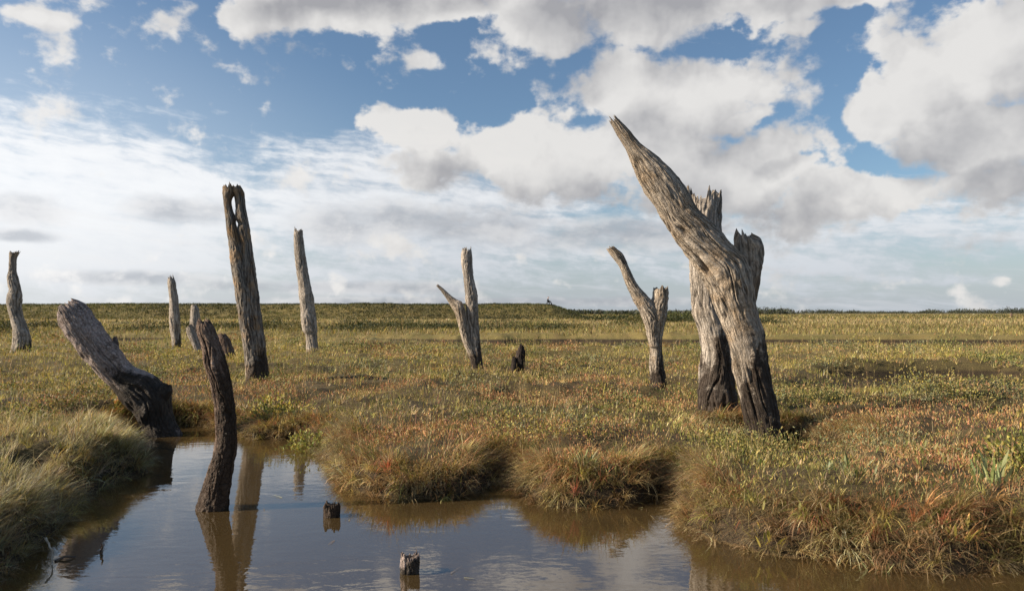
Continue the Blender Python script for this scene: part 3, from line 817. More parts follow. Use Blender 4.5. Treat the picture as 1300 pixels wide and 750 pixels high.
# 7 -- split post with slots
D = place(326, 484)
p_d = empty('weathered_post', wpt(326, 484, D), 'tallest post on the left, split lengthways with sky showing through slots near its top', 'post')
trunk('split_slab', pp([(238, 282.3, 297), (245, 282.5, 298.5), (252, 283.2, 294.8), (258, 283.8, 294), (268, 285, 296), (276, 286, 299), (284, 287, 299.5), (292, 287.5, 302), (306, 289.5, 305.5), (320, 291.2, 311), (345, 294, 317), (372, 298, 322), (400, 302, 326), (436, 308, 331), (458, 311, 334), (480, 312, 336), (500, 313, 338)]),
      D, M['split'], p_d, dep=.95, nth=90, nlen=280, jag=.05, groove=.07, crack=.10, lump=.05, wet=.40, wet_soft=.3, top_w=.12)
trunk('trunk', pp([(237, 292, 305.8), (244, 293.5, 309.8), (251, 297.5, 310.8), (263, 299, 312), (272, 298.6, 313.5), (278, 298.5, 315), (284, 302.3, 316), (290, 301, 317), (304, 302, 319), (309.5, 304, 320), (316, 302, 320.5), (332, 302, 323), (358, 303.5, 326.5), (385, 306, 330), (410, 308.5, 333), (430, 311, 336), (454, 314, 339), (480, 315, 342), (500, 316, 343)]),
      D+.03, M['split'], p_d, dep=.95, nth=110, nlen=280, jag=.05, groove=.07, crack=.12, lump=.05, wet=.42, wet_soft=.3, top_w=.12)

# 8 -- thin splintered post
D = place(224, 441)
p_f = empty('weathered_post', wpt(224, 441, D), 'thin straight post with a sharply splintered top, between the leaning log and the split post', 'post')
trunk('trunk', pp([(354, 214, 220.5), (358, 212.8, 223), (367, 213.6, 224), (378, 215, 226), (388, 215, 227), (404, 215, 228.5), (418, 216, 229), (430, 217.6, 229.5), (441, 218, 231), (452, 218, 232)]),
      D, M['greycool'], p_f, nth=80, nlen=130, jag=.14, jagf=2, crack=.15, wet=.36, wet_soft=.25, top_w=.16)
# 9 -- pale low stump
D = place(252, 446)
s_g = empty('stump', wpt(252, 446, D), 'pale pointed stump half hidden behind the brown post in the water', 'stump')
trunk('trunk', pp([(387, 244, 249), (391, 242.4, 252), (401, 241.5, 254), (410, 241, 255), (420, 242, 256), (434, 245, 258), (446, 247, 260), (456, 247, 261)]), D, M['greycool'], s_g, nth=70, nlen=90, jag=.03, crack=.14, wet=.1, wet_soft=.2)
trunk('branch', [((236.5, 418), (243, 411)), ((238, 425), (247, 418)), ((243, 436), (252, 430)), ((247, 446), (256, 444))], D-.08, M['greycool'], s_g, nth=50, nlen=50, jag=.03)
# 10 -- dark sloping stump
D = place(288, 455)
s_h = empty('stump', wpt(288, 455, D), 'dark brown sloping stump between the brown post and the foot of the split post', 'stump')
trunk('trunk', [((277, 424), (286, 424)), ((276, 432), (292, 430)), ((276, 442), (295, 439)), ((277, 454), (300, 451)), ((277, 466), (303, 464))], D, M['brown'], s_h, nth=60, nlen=60, jag=.05, crack=.16, lump=.15)

# 11 -- far left post
D = place(27, 446)
p_a = empty('weathered_post', wpt(27, 446, D), 'crooked grey post at the far left with knobs on its side and a wider foot', 'post')
trunk('trunk', pp([(320, 12.5, 25), (323, 12, 23.3), (328, 11.7, 21.3), (343, 11, 21), (351, 9.6, 22.4), (360, 10.2, 24.5), (368, 12, 26.5), (375, 9.5, 27.3), (384, 8.5, 27.3), (391, 10, 27), (403, 13.2, 30), (416, 16, 35), (428, 17, 38.4), (437, 16, 38.6), (446, 14, 38.8), (458, 13, 39)]),
      D, M['greycool'], p_a, nth=90, nlen=170, jag=.06, crack=.14, lump=.12, wet=.28, wet_soft=.18, top_w=.12)

# 12 -- leaning log with its knob
D = 7.2
l_b = empty('leaning_log', wpt(205, 552, D), 'thick stubby log leaning left out of the water, pinkish crust above and black wet foot', 'log')
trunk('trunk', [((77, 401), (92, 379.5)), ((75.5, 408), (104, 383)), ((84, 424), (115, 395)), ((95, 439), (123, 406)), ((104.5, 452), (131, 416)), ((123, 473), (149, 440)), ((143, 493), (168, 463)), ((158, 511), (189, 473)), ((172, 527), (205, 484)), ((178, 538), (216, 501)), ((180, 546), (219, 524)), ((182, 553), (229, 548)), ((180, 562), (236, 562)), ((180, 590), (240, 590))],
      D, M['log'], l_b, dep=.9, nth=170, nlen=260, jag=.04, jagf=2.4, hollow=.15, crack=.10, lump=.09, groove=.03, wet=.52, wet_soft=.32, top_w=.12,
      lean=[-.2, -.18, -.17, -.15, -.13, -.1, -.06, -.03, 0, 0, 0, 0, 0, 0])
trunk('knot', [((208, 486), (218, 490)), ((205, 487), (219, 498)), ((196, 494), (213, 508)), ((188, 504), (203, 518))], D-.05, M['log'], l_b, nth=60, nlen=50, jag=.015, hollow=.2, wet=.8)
trunk('knot', [((144, 427), (148, 428)), ((143, 434), (151, 437)), ((140, 445), (150, 448)), ((134, 458), (146, 462))], D+.02, M['log'], l_b, nth=40, nlen=30, jag=.015, hollow=.2, wet=.3)

# 13 -- dark brown post in the water
D = gpt(270, 645)[1]
p_c = empty('weathered_post', wpt(270, 645, D), 'dark brown crooked post rising from the middle of the pond', 'post')
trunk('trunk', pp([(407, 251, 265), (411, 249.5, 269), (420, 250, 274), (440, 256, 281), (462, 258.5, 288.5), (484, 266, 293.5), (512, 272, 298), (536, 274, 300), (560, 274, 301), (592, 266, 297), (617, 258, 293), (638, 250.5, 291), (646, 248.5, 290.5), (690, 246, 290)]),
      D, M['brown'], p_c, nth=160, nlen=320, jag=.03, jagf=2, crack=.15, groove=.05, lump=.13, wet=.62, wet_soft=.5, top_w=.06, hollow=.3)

# 14 -- two small stubs in the water
D = gpt(421, 655)[1]
s1 = empty('stump', wpt(421, 655, D), 'short dark stub with a flat top in the pond beside the grass hummock', 'stump')
trunk('trunk', pp([(640, 411, 431), (643, 410, 432), (656, 410, 432), (675, 409, 433)]), D, M['brown'], s1, nth=90, nlen=60, jag=.028, hollow=.12, crack=.18, lump=.14, wet=.2, wet_soft=.3, top_w=.3)
D = gpt(520, 726)[1]
s2 = empty('stump', wpt(520, 726, D), 'sawn-looking stub with a lit ragged top in open water at the bottom centre', 'stump')
trunk('trunk', pp([(705, 509, 532), (709, 508.5, 533), (727, 507.5, 533), (760, 507, 534)]), D, M['log'], s2, nth=100, nlen=70, jag=.026, jagf=3, hollow=.2, crack=.18, lump=.12, wet=.045, wet_soft=.05, top_w=.3)

# 15 -- far post on the right horizon
D = 170.0
p_r = empty('weathered_post', wpt(1284, 405, D), 'tiny dark post far away near the horizon at the right edge', 'post')
trunk('trunk', pp([(397.5, 1282.6, 1285.2), (400, 1282.3, 1285.6), (403, 1282, 1285), (406, 1282, 1285)]), D, M['brown'], p_r, nth=20, nlen=20, jag=.05)

# ------------------------------------------------------------------ single plants
def leafy(name, x, y, n, L0, L1, wr, colors, label, cat='plant', up=(.1, .9), spread=.05, stems=0, h=0.0):
    z = gz1(x, y)
    e = empty(name, (x, y, z), label, cat)
    a = RNG.random(n)*6.28; r = spread*np.sqrt(RNG.random(n))
    hz = RNG.random(n)*h
    P = np.stack([x+np.cos(a)*r, y+np.sin(a)*r, z+hz-.005], 1)
    az = a + RNG.normal(0, .5, n)
    L = RNG.uniform(L0, L1, n)*.75
    stuff('foliage', [ribbons(P, az, RNG.uniform(*up, n), RNG.uniform(.0, .8, n), L, L*wr*.75*RNG.uniform(.8, 1.2, n), pal(colors, n, .2), 4, RNG.uniform(-.5, .5, n), belly=.85)], M['leaf'], e)
    if stems:
        a = RNG.random(stems)*6.28
        P = np.stack([x+np.cos(a)*spread*.4, y+np.sin(a)*spread*.4, np.full(stems, z-.01)], 1)
        stuff('stem', [ribbons(P, a, RNG.uniform(.05, .5, stems), RNG.uniform(0, .3, stems), np.full(stems, h*1.1+.05), np.full(stems, .006), pal(BROWN, stems), 3)], M['blade'], e)
    return e

def at(u, v, z=.24): return gpt(u, v, z)[:2]
AST = [(.16, .19, .07), (.21, .24, .10), (.30, .31, .17), (.13, .16, .055)]
x, y = at(742, 585); leafy('sea_aster', x, y, 46, .07, .15, .17, AST, 'green rosette of narrow leaves on top of the middle hummock', spread=.08, h=.03)
x, y = at(1050, 598); leafy('sea_aster', x, y, 16, .07, .14, .24, [(.30, .33, .20), (.24, .29, .14)], 'few pale upright leaves on the right hummock just right of the largest tree', up=(.05, .6), spread=.04)
x, y = at(1085, 615); leafy('sea_aster', x, y, 26, .06, .13, .24, AST, 'broad green leaves in the middle of the right hummock', spread=.12, h=.04)
x, y = at(1262, 625); leafy('sea_aster', x, y, 44, .09, .22, .15, AST, 'tall clump of upright green leaves near the right edge', up=(.0, .5), spread=.10, h=.05)
x, y = at(1110, 690, .12); leafy('sea_aster', x, y, 14, .07, .14, .2, AST, 'green leaves sticking out low on the front of the right bank', up=(.1, .7), spread=.06)
x, y = at(1215, 655); leafy('sea_aster', x, y, 20, .06, .13, .24, YGRN, 'yellowing leaves at the front of the right hummock', spread=.10, h=.05)
x, y = at(975, 640); leafy('sea_aster', x, y, 28, .05, .11, .22, YGRN, 'yellow green leaf tuft at the left end of the right hummock', spread=.10, h=.05)

def shrub(name, x, y, rx, rz, n, colors, size, label, cat='shrub', kst=14):
    z = gz1(x, y)
    e = empty(name, (x, y, z), label, cat)
    stuff('foliage', [leaf_blob(x, y, z+.02, rx, rx*.85, rz, n, colors, size)], M['leaf'], e)
    a = RNG.random(kst)*6.28
    P = np.stack([x+np.cos(a)*rx*.1, y+np.sin(a)*rx*.1, np.full(kst, z-.02)], 1)
    stuff('stem', [ribbons(P, a, RNG.uniform(.05, .7, kst), RNG.uniform(0, .3, kst), np.full(kst, rz*.95), np.full(kst, max(.006, rx*.02)), pal(BROWN, kst), 3)], M['blade'], e)
    return e
x, y = at(350, 515); shrub('leafy_shrub', x, y, .34, .26, 900, YGRN+GREEN[:2], .032, 'yellow green leafy shrub at the foot of the split post')
x, y = at(392, 535); shrub('leafy_shrub', x, y, .26, .17, 600, GREEN+YGRN[:1], .028, 'low green shrub on the bank between the split post and the rust hummock')
x, y = at(1302, 590); shrub('leafy_shrub', x, y, .30, .30, 1100, DARKG+YGRN[:2]+GREEN, .03, 'dark bushy shrub with yellow tips at the right edge')
x, y = at(1170, 478, .1); shrub('leafy_shrub', x, y, .5, .22, 500, GREEN+OLIVE, .05, 'grey green shrub in the dark ditch on the right')

def far_bush(u, v, h, wd_, depth, colors, label):
    x = (u-U0)/F_PX*depth
    shrub('bush', x, depth, wd_, h, 1500, colors, .06*depth/35, label, 'bush')
far_bush(186, 420, .75, 2.3, 36, [tuple(q*.5 for q in c) for c in DARKG], 'dark rounded bush behind the leaning log and the thin post')
far_bush(10, 424, .6, 1.5, 34, [tuple(q*.5 for q in c) for c in DARKG], 'dark bush behind the crooked post at the far left')
far_bush(505, 412, .75, 2.2, 44, [tuple(q*.7 for q in c) for c in DARKG+OLIVE[:1]], 'bush in the scrub left of the V-shaped trunks')
far_bush(632, 412, .85, 2.4, 43, [tuple(q*.55 for q in c) for c in DARKG], 'dark bush directly right of the V-shaped trunks')
far_bush(690, 412, .7, 1.7, 46, OLIVE+DARKG, 'olive bush in front of the end of the sea bank')
far_bush(850, 404, 1.2, 4.2, 90, DARKG+GREEN[:1], 'green bush on the skyline behind the small forked tree')

# the spiky dark stem on the middle hummock
x, y = at(747, 556)
z = gz1(x, y)
e = empty('spiky_stem', (x, y, z), 'tall dark green leafy stem standing on the middle hummock', 'plant')
n = 60; tz = RNG.random(n)*.30; a = RNG.random(n)*6.28
stuff('foliage', [ribbons(np.stack([x+0*a, y+0*a, z+tz], 1), a, RNG.uniform(.3, .8, n), RNG.uniform(.0, .6, n), RNG.uniform(.02, .055, n)*(1.1-tz/.4), np.full(n, .007), pal(GREEN+DARKG, n), 3, belly=.6)], M['leaf'], e)
stuff('stem', [ribbons(np.array([[x, y, z-.01]]), np.array([.3]), np.array([.02]), np.array([.08]), np.array([.32]), np.array([.007]), pal(BROWN, 1), 4)], M['blade'], e)

# ------------------------------------------------------------------ twigs and floating bits
def tube(pts, r, n=8):
    pts = np.asarray(pts, float); r = np.asarray(r, float)
    tg = np.gradient(pts, axis=0); tg /= np.linalg.norm(tg, axis=1)[:, None]
    up = np.array([.31, .2, .93]); a = np.cross(tg, up); a /= np.linalg.norm(a, axis=1)[:, None]; b = np.cross(tg, a)
    th = np.linspace(0, 2*math.pi, n, endpoint=False)
    V = pts[:, None] + (np.cos(th)[None, :, None]*a[:, None] + np.sin(th)[None, :, None]*b[:, None]) * r[:, None, None]
    i = np.arange(len(pts)*n).reshape(-1, n); i2 = np.roll(i, -1, 1)
    q = np.stack([i[:-1].ravel(), i2[:-1].ravel(), i2[1:].ravel(), i[1:].ravel()], 1)
    return V.reshape(-1, 3), q
M['twig'] = plain_mat('bleached_twig', (.45, .39, .30), .8, 30, (.28, .22, .15))
M['twigd'] = plain_mat('wet_twig', (.12, .075, .04), .5, 30, (.05, .03, .02))
def twig(pts, r0, mat, label, name='twig'):
    pts = np.array(pts, float)
    f = np.linspace(0, 1, 14); k = np.linspace(0, 1, len(pts))
    P = np.stack([np.interp(f, k, pts[:, i]) for i in range(3)], 1)
    P += .004*np.stack([noise(f*7+i*5+pts[0, 0], f*0, 3.0+i) for i in range(3)], 1)
    V, q = tube(P, r0*(1-.7*f))
    o = mesh_obj(name, V, [q], mat); tag(o, label, 'twig'); return o
y = 4.85; twig([wpt(700, 604, y), wpt(716, 607, y-.03), wpt(735, 622, y-.1), wpt(748, 634, y-.15)], .006, M['twig'], 'bleached twig bending down the front of the middle hummock')
y = 4.1; twig([wpt(965, 606, y), wpt(990, 618, y-.05), wpt(1010, 630, y-.08)], .005, M['twigd'], 'dark twig lying across the top of the right hummock')
y = 3.75; twig([wpt(1130, 652, y), wpt(1165, 678, y-.08), wpt(1200, 693, y-.15)], .004, M['twig'], 'long straw coloured stalk lying on the front of the right bank')
y = 3.55; twig([wpt(58, 682, y), wpt(64, 695, y-.03), wpt(67, 716, y-.06)], .006, M['twig'], 'short bent stick leaning into the water at the left bank')
P0 = gpt(70, 712); P1 = gpt(97, 707)
twig([P0+[0, 0, .003], (P0+P1)/2+[0, 0, .012], P1+[0, 0, .006]], .008, M['twigd'], 'flat dark piece of driftwood floating beside the left bank', 'driftwood')
P0 = gpt(130, 703); twig([P0+[-.006, 0, -.01], P0+[-.004, 0, .025], P0+[0.0, 0, .05]], .009, M['twigd'], 'tiny dark stub poking out of the pond off the left bank', 'twig')

n = 4000
x = RNG.uniform(-3.2, 4.0, n); y = RNG.uniform(2.9, 7.6, n); d = pond_d(x, y)
k = (d < -.03) & (RNG.random(n) < np.where(d > -.22, .10, .012)); x, y = x[k], y[k]; n = len(x)
tag(stuff('floating_straw', [ribbons(np.stack([x, y, np.full(n, .003)], 1), RNG.uniform(0, 6.28, n), np.full(n, 1.5), np.full(n, .12), RNG.uniform(.02, .12, n), RNG.uniform(.003, .008, n), pal(STRAW+BROWN, n), 3)], M['blade']), 'bits of dead straw and leaf floating on the pond', 'litter', kind='stuff')

# ------------------------------------------------------------------ person on the bench on the bank
def box(c, s):
    c = np.array(c); s = np.array(s)/2
    V = np.array([[x, y, z] for x in (-1, 1) for y in (-1, 1) for z in (-1, 1)])*s + c
    q = [[0, 1, 3, 2], [4, 6, 7, 5], [0, 4, 5, 1], [2, 3, 7, 6], [0, 2, 6, 4], [1, 5, 7, 3]]
    return V, np.array(q)
def boxes(name, L, mat, parent):
    Vs, Q, o = [], [], 0
    for c, s in L:
        V, q = box(c, s); Vs.append(V); Q.append(q+o); o += 8
    return mesh_obj(name, np.concatenate(Vs), [np.concatenate(Q)], mat, parent, smooth=False)
M['benchwood'] = plain_mat('bench_wood', (.06, .045, .035), .7, 6, (.03, .025, .02))
M['navy'] = plain_mat('navy_cloth', (.012, .014, .022), .8); M['cloth2'] = plain_mat('black_cloth', (.01, .01, .012), .85)
M['skin'] = plain_mat('skin', (.42, .27, .2), .6); M['hair'] = plain_mat('dark_hair', (.012, .010, .009), .6)
by = 118.5; bx = (696-U0)/F_PX*by; bz = gz1(bx, by)
be = empty('bench', (bx, by, bz), 'low dark bench on the crest of the sea bank under the sitting figure', 'bench')
boxes('seat', [((bx-.1, by+dy, bz+.45), (.42, .0, .05)) if 0 else ((bx-.2+.13*k, by, bz+.45), (.11, 1.5, .05)) for k in range(4)], M['benchwood'], be)
boxes('leg', [((bx-.2, by-.6, bz+.2), (.08, .08, .45))], M['benchwood'], be)
boxes('leg', [((bx-.2, by+.6, bz+.2), (.08, .08, .45))], M['benchwood'], be)
boxes('leg', [((bx+.18, by-.6, bz+.2), (.08, .08, .45))], M['benchwood'], be)
boxes('leg', [((bx+.18, by+.6, bz+.2), (.08, .08, .45))], M['benchwood'], be)

def skin(name, verts, edges, radii, mat, parent, root=0, sub=2):
    me = bpy.data.meshes.new(name)
    loc = np.array(parent.location)
    me.from_pydata([tuple(np.array(v)-loc) for v in verts], edges, [])
    o = bpy.data.objects.new(name, me); C.objects.link(o)
    md = o.modifiers.new('skin', 'SKIN'); md.use_smooth_shade = True
    for i, r in enumerate(radii): me.skin_vertices[0].data[i].radius = (r, r) if not isinstance(r, tuple) else r
    for i in range(len(radii)): me.skin_vertices[0].data[i].use_root = (i == root)
    sb = o.modifiers.new('sub', 'SUBSURF'); sb.levels = sb.render_levels = sub
    dg = bpy.context.evaluated_depsgraph_get()
    m2 = bpy.data.meshes.new_from_object(o.evaluated_get(dg))
    o.modifiers.clear(); o.data = m2; m2.name = name
    m2.materials.clear(); m2.materials.append(mat)
    o.parent = parent
    return o
B = np.array([bx-.05, by, bz])
pe = empty('person', B, 'tiny dark clothed person sitting on the crest of the sea bank, facing right', 'person')
def q_(*p): return B + np.array(p)
bv = [q_(0, 0, .58), q_(-.03, 0, .80), q_(-.02, 0, 1.02), q_(.03, 0, 1.13), q_(.07, 0, 1.24), q_(.09, 0, 1.36),
      q_(.02, -.10, .57), q_(.42, -.12, .58), q_(.58, -.12, .14), q_(.80, -.12, .06),
      q_(.02, .10, .57), q_(.44, .12, .57), q_(.66, .12, .14), q_(.88, .12, .06),
      q_(0, -.19, 1.0), q_(.08, -.23, .76), q_(.30, -.17, .66), q_(.40, -.15, .66),
      q_(0, .19, 1.0), q_(.08, .23, .76), q_(.30, .17, .66), q_(.40, .15, .66)]
be_ = [(0, 1), (1, 2), (2, 3), (3, 4), (4, 5), (0, 6), (6, 7), (7, 8), (8, 9), (0, 10), (10, 11), (11, 12), (12, 13), (2, 14), (14, 15), (15, 16), (16, 17), (2, 18), (18, 19), (19, 20), (20, 21)]
br = [.13, .13, .13, .06, .085, .085, .09, .065, .05, .04, .09, .065, .05, .04, .06, .05, .04, .035, .06, .05, .04, .035]
skin('body', bv, be_, br, M['skin'], pe)
skin('jacket', [bv[i] for i in (0, 1, 2, 3, 14, 15, 16, 18, 19, 20)], [(0, 1), (1, 2), (2, 3), (2, 4), (4, 5), (5, 6), (2, 7), (7, 8), (8, 9)], [.16, .16, .16, .085, .08, .068, .06, .08, .068, .06], M['navy'], pe)
skin('trousers', [bv[i] for i in (0, 6, 7, 8, 10, 11, 12)], [(0, 1), (1, 2), (2, 3), (0, 4), (4, 5), (5, 6)], [.155, .115, .085, .07, .115, .085, .07], M['cloth2'], pe)
skin('hair', [q_(.05, 0, 1.33), q_(.06, 0, 1.40)], [(0, 1)], [.135, .13], M['hair'], pe)

# ------------------------------------------------------------------ sun and sky
SUN_AZ, SUN_EL = R(-99), R(27)
EXPO = .85
SKYT = (.54, .61, .655)
sd_ = bpy.data.lights.new('sun', 'SUN'); sd_.energy = 5.0; sd_.angle = R(.6); sd_.color = (1, .86, .68)
so = bpy.data.objects.new('sun', sd_); C.objects.link(so)
from mathutils import Vector
sv = Vector((math.sin(SUN_AZ)*math.cos(SUN_EL), math.cos(SUN_AZ)*math.cos(SUN_EL), math.sin(SUN_EL)))
so.rotation_euler = sv.to_track_quat('Z', 'Y').to_euler()

wld = bpy.data.worlds.new('World'); SC.world = wld; wld.use_nodes = True
wt_ = wld.node_tree; wt_.nodes.clear()
STR = .10
# cumulus masses: photo u, v of the middle, radii, weight (turned into azimuth and elevation below)
CUM = [(345, 12, 80, 34), (450, -10, 150, 52), (590, 2, 90, 34, .85), (690, 22, 80, 52), (800, 8, 110, 56), (880, -15, 80, 44),
       (985, 8, 70, 32), (1080, -8, 110, 34), (1000, 40, 50, 14, .6), (940, 10, 60, 26, .75),
       (800, 108, 85, 54), (880, 125, 125, 62), (955, 148, 46, 22), (820, 195, 120, 70), (905, 225, 160, 60), (690, 205, 110, 64), (1000, 205, 50, 46), (1060, 250, 110, 34, .8),
       (515, 164, 74, 40), (610, 190, 60, 46, .8), (560, 215, 110, 40, .65),
       (1110, 148, 62, 46), (1175, 120, 80, 74), (1265, 70, 100, 90), (1235, 180, 140, 50), (1310, 0, 110, 60), (1390, 150, 120, 120),
       (1180, 250, 150, 30, .75), (1290, 245, 90, 40, .7), (980, 275, 160, 26, .62),
       (-330, 60, 200, 90), (-250, 250, 150, 60, .8), (1750, 100, 250, 120), (1900, 300, 300, 60, .8), (700, -420, 260, 110), (150, -350, 180, 80), (1250, -350, 200, 90)]
SMALL = [(540, 78, 44, 17, .52), (62, 24, 66, 13, .48), (1166, 357, 34, 11, .50), (1270, 357, 30, 11, .50)]
def group_of(name, outs):
    g = bpy.data.node_groups.new(name, 'ShaderNodeTree')
    g.interface.new_socket('P', in_out='INPUT', socket_type='NodeSocketVector')
    for o in outs: g.interface.new_socket(o, in_out='OUTPUT', socket_type='NodeSocketFloat')
    t = NT(g); return g, t, t.add('NodeGroupInput').outputs[0], t.add('NodeGroupOutput')
def mass_group():
    """where the cumulus stand, over (azimuth, tan elevation)"""
    g, t, P, go = group_of('cumulus_masses', ['E'])
    w1 = t.vmath('SUBTRACT', t.noise(P, 6.5, 5, .58).outputs[1], (.5, .5, .5))
    Pw = t.vmath('MULTIPLY', t.vmath('MULTIPLY_ADD', w1, (.13, .11, 0), P), (1, 1, 0))
    E = None
    for q_ in CUM + SMALL:
        u, v, ru, rv = q_[:4]; amp = q_[4] if len(q_) > 4 else 1.0
        az = math.atan((u-U0)/F_PX); te = (V0-v)/F_PX*math.cos(az)
        ix = F_PX/(ru*math.cos(az)**2); iy = F_PX/(rv*math.cos(az))
        q = t.vmath('MULTIPLY_ADD', P if q_ in SMALL else Pw, (ix, iy, 0), (-az*ix, -te*iy, 0))
        e = t.ss(t.vmath('LENGTH', q), 1.45, .15, 0, amp)
        E = e if E is None else t.add('ShaderNodeMath', {0: E, 1: e, 2: .18}, operation='SMOOTH_MAX').outputs[0]
    t.l.new(E, go.inputs[0]); return g
def puff_group():
    """cauliflower relief: S soft, N fine"""
    g, t, P, go = group_of('cumulus_relief', ['S', 'N'])
    w2 = t.vmath('SUBTRACT', t.noise(P, 22, 3, .6).outputs[1], (.5, .5, .5))
    Pw = t.vmath('MULTIPLY_ADD', w2, (.05, .045, 0), P)
    vo = t.add('ShaderNodeTexVoronoi', {'Vector': Pw, 'Scale': 15.0, 'Detail': 2.0, 'Roughness': .55, 'Lacunarity': 2.2, 'Smoothness': .5}, voronoi_dimensions='2D', feature='SMOOTH_F1', normalize=True).outputs[0]
    n = t.noise(t.vmath('MULTIPLY', P, (1, 1.25, 1)), 15, 8, .6).outputs[0]
    nl = t.noise(P, 5.0, 2, .5).outputs[0]
    S = t.math('MULTIPLY', t.math('SUBTRACT', .42, vo), .75)
    S = t.math('MULTIPLY_ADD', t.math('SUBTRACT', nl, .5), .55, S)
    S = t.math('MULTIPLY_ADD', t.math('SUBTRACT', n, .5), .32, S)
    t.l.new(S, go.inputs[0]); t.l.new(t.math('MULTIPLY', t.math('SUBTRACT', n, .5), 1.15), go.inputs[1]); return g
MASS, PUFF = mass_group(), puff_group()
t = NT(wt_)
dirv = t.add('ShaderNodeTexCoord').outputs['Generated']
dv = t.vmath('NORMALIZE', dirv)
X, Y, Z = t.add('ShaderNodeSeparateXYZ', {0: dv}).outputs
az = t.math('ARCTAN2', X, Y)
hor = t.math('SQRT', t.math('ADD', t.math('MULTIPLY', X, X), t.math('MULTIPLY', Y, Y)))
te = t.math('DIVIDE', Z, t.math('MAXIMUM', hor, .02))
P = t.add('ShaderNodeCombineXYZ', {0: az, 1: te, 2: 0.0}).outputs[0]
sky = t.add('ShaderNodeTexSky', sky_type='NISHITA', sun_disc=False, sun_elevation=SUN_EL, sun_rotation=SUN_AZ, altitude=0, air_density=1.0, dust_density=1.0, ozone_density=1.4)
base = t.mix(1.0, sky.outputs[0], SKYT, 'MULTIPLY')
K_ = 1 / (STR * 2**EXPO)
def em(r, g_, b_): return (r*K_, g_*K_, b_*K_)
def reg(u, v, ru, rv, lo=1.3, hi=.3):
    a = math.atan((u-U0)/F_PX); e_ = (V0-v)/F_PX*math.cos(a)
    ix = F_PX/(ru*math.cos(a)**2); iy = F_PX/(rv*math.cos(a))
    q = t.vmath('MULTIPLY_ADD', P, (ix, iy, 0), (-a*ix, -e_*iy, 0))
    return t.ss(t.vmath('LENGTH', q), lo, hi)
wsun = reg(-120, 250, 900, 330, 1.2, 0.0)      # whiter towards the sun
# thin high sheet, brightest low on the left, drawn out in streaks
rot = t.add('ShaderNodeVectorRotate', {'Vector': P, 'Angle': R(6)}, rotation_type='Z_AXIS').outputs[0]
wv_ = t.vmath('MULTIPLY_ADD', t.vmath('SUBTRACT', t.noise(P, 9, 4, .6).outputs[1], (.5, .5, .5)), (.06, .025, 0), rot)
st = t.noise(t.vmath('MULTIPLY', wv_, (2.6, 19, 1)), 1.6, 8, .62, .3).outputs[0]
st2 = t.noise(t.vmath('MULTIPLY', wv_, (14, 30, 1)), 2.2, 6, .6).outputs[0]
sheet = t.math('MAXIMUM', reg(60, 265, 470, 150), t.math('MULTIPLY', reg(520, 275, 330, 130), .9))
sheet = t.math('MAXIMUM', sheet, t.math('MULTIPLY', reg(1000, 310, 600, 90), .70))
sc_ = t.math('ADD', t.math('MULTIPLY_ADD', t.math('SUBTRACT', st, .5), 1.7, sheet), t.math('MULTIPLY', t.math('SUBTRACT', st2, .5), .9))
sheet_a = t.ss(sc_, .25, .90, 0, .93)
scol = t.mix(wsun, em(.70, .72, .75), em(1.06, 1.06, 1.06))
stl = t.ss(t.math('ADD', st, t.math('MULTIPLY', st2, .6)), .62, .95)
scol = t.mix(t.math('MULTIPLY', stl, .5), t.mix(1.0, scol, (.91, .93, .96), 'MULTIPLY'), em(1.06, 1.06, 1.06))
col = t.mix(t.math('MULTIPLY', wsun, .46), base, em(.74, .81, .90))
col = t.mix(sheet_a, col, scol)
hz = t.ss(te, .17, -.01, 0, .78)
hcol = t.mix(wsun, em(.50, .55, .62), em(.84, .86, .89))
col = t.mix(hz, col, hcol)
# low layered streaks over the horizon
hs = t.noise(t.vmath('MULTIPLY', wv_, (2.0, 40, 1)), 1.5, 6, .6).outputs[0]
col = t.mix(t.math('MULTIPLY', t.ss(hs, .50, .68), t.ss(te, .20, .05, 0, .55)), col, t.mix(wsun, em(.66, .68, .72), em(.92, .92, .93)))
# flat grey clouds low on the left and centre
gsum = None
for a in [(35, 262, 80, 30), (240, 268, 105, 27), (470, 282, 120, 36), (610, 288, 140, 36), (165, 353, 160, 13), (430, 365, 260, 12), (20, 300, 70, 14), (770, 300, 170, 32), (640, 383, 500, 9)]:
    e_ = reg(*a, 1.6, .1); gsum = e_ if gsum is None else t.math('MAXIMUM', gsum, e_)
def gnoise(p):
    a = t.vmath('MULTIPLY_ADD', t.vmath('SUBTRACT', t.noise(p, 14, 4, .6).outputs[1], (.5, .5, .5)), (.03, .02, 0), p)
    return t.noise(t.vmath('MULTIPLY', a, (1, 1.9, 1)), 9, 9, .58).outputs[0]
gn = gnoise(P); gn2 = gnoise(t.vmath('ADD', P, (-.022, .018, 0)))
gd = t.math('MULTIPLY_ADD', t.math('SUBTRACT', gn, .5), 1.9, gsum)
ga = t.ss(gd, .38, 1.05, 0, .80)
gl_ = t.math('SUBTRACT', t.ss(t.math('SUBTRACT', gn, gn2), -.12, .14), t.ss(gd, .7, 1.3, 0, .35), clamp=True)
gcol = t.mix(gl_, t.mix(wsun, em(.40, .42, .46), em(.52, .55, .60)), t.mix(wsun, em(.70, .70, .71), em(.90, .90, .91)))
col = t.mix(ga, col, gcol)
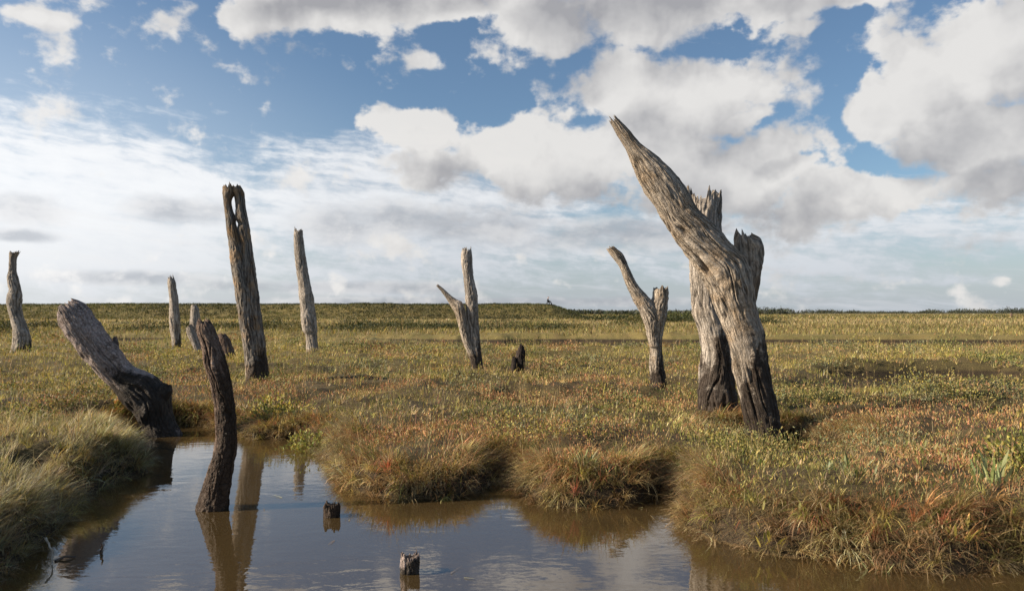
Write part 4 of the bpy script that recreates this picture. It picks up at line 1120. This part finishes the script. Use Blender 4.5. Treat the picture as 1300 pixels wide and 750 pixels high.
# cumulus
def call(g, p):
    nd = t.n.new('ShaderNodeGroup'); nd.node_tree = g; t.l.new(p, nd.inputs[0]); return nd.outputs
up_ = t.ss(te, .30, .40)            # the highest clouds are seen from below: their near rims are the bright ones
o1 = t.add('ShaderNodeCombineXYZ', {0: -.016, 1: t.math('MULTIPLY_ADD', up_, -.028, .016), 2: 0.0}).outputs[0]
o2 = t.add('ShaderNodeCombineXYZ', {0: -.042, 1: t.math('MULTIPLY_ADD', up_, -.085, .062), 2: 0.0}).outputs[0]
P2 = t.vmath('ADD', P, o2)
E0 = call(MASS, P)[0]; E2 = call(MASS, P2)[0]
r0 = call(PUFF, P); r1 = call(PUFF, t.vmath('ADD', P, o1)); r2 = call(PUFF, P2)
S0 = t.math('ADD', E0, r0[0]); D0 = t.math('ADD', S0, r0[1])
S1 = t.math('ADD', t.math('MULTIPLY_ADD', E2, .35, t.math('MULTIPLY', E0, .65)), r1[0])
S2 = t.math('ADD', E2, r2[0])
l1 = t.ss(t.math('SUBTRACT', S0, S1), -.48, .42)
l2 = t.ss(t.math('SUBTRACT', S0, S2), -.85, .75)
lit = t.math('ADD', t.math('MULTIPLY', l1, .45), t.math('MULTIPLY', l2, .55))
lit = t.math('SUBTRACT', lit, t.ss(S0, .75, 1.45, 0, .25))
lit = t.math('SUBTRACT', lit, t.math('MULTIPLY', up_, t.ss(E0, .45, 1.0, 0, .42)))
lit = t.math('ADD', lit, t.ss(D0, .70, .36, 0, .20), clamp=True)
inv = t.math('SUBTRACT', 1.0, lit)
cov = t.add('ShaderNodeMapRange', {0: D0, 1: t.math('MULTIPLY_ADD', inv, -.14, .34), 2: t.math('MULTIPLY_ADD', inv, .22, .54)}, interpolation_type='SMOOTHSTEP').outputs[0]
white = t.mix(wsun, em(.80, .785, .765), em(1.0, .99, .98))
shade = t.mix(wsun, em(.39, .39, .41), em(.55, .56, .59))
ccol = t.mix(t.add('ShaderNodeMapRange', {0: lit, 1: .12, 2: .86}).outputs[0], shade, white)
col = t.mix(t.math('MULTIPLY', cov, .97), col, ccol)
# below the horizon
col = t.mix(t.ss(Z, .0, -.02), col, em(.2, .17, .10))
bg = t.add('ShaderNodeBackground', {'Color': col, 'Strength': STR})
ow = t.add('ShaderNodeOutputWorld'); t.l.new(bg.outputs[0], ow.inputs[0])
wld.cycles.sampling_method = 'MANUAL'; wld.cycles.sample_map_resolution = 512

# ------------------------------------------------------------------ render settings
SC.view_settings.view_transform = 'Standard'; SC.view_settings.look = 'None'
SC.view_settings.exposure = EXPO; SC.view_settings.gamma = 1.0
SC.view_settings.use_curve_mapping = False
SC.render.engine = 'CYCLES'
SC.cycles.max_bounces = 6; SC.cycles.diffuse_bounces = 2; SC.cycles.glossy_bounces = 3; SC.cycles.transparent_max_bounces = 8; SC.cycles.transmission_bounces = 3
SC.cycles.use_denoising = True
SC.render.resolution_x, SC.render.resolution_y = 1024, 590
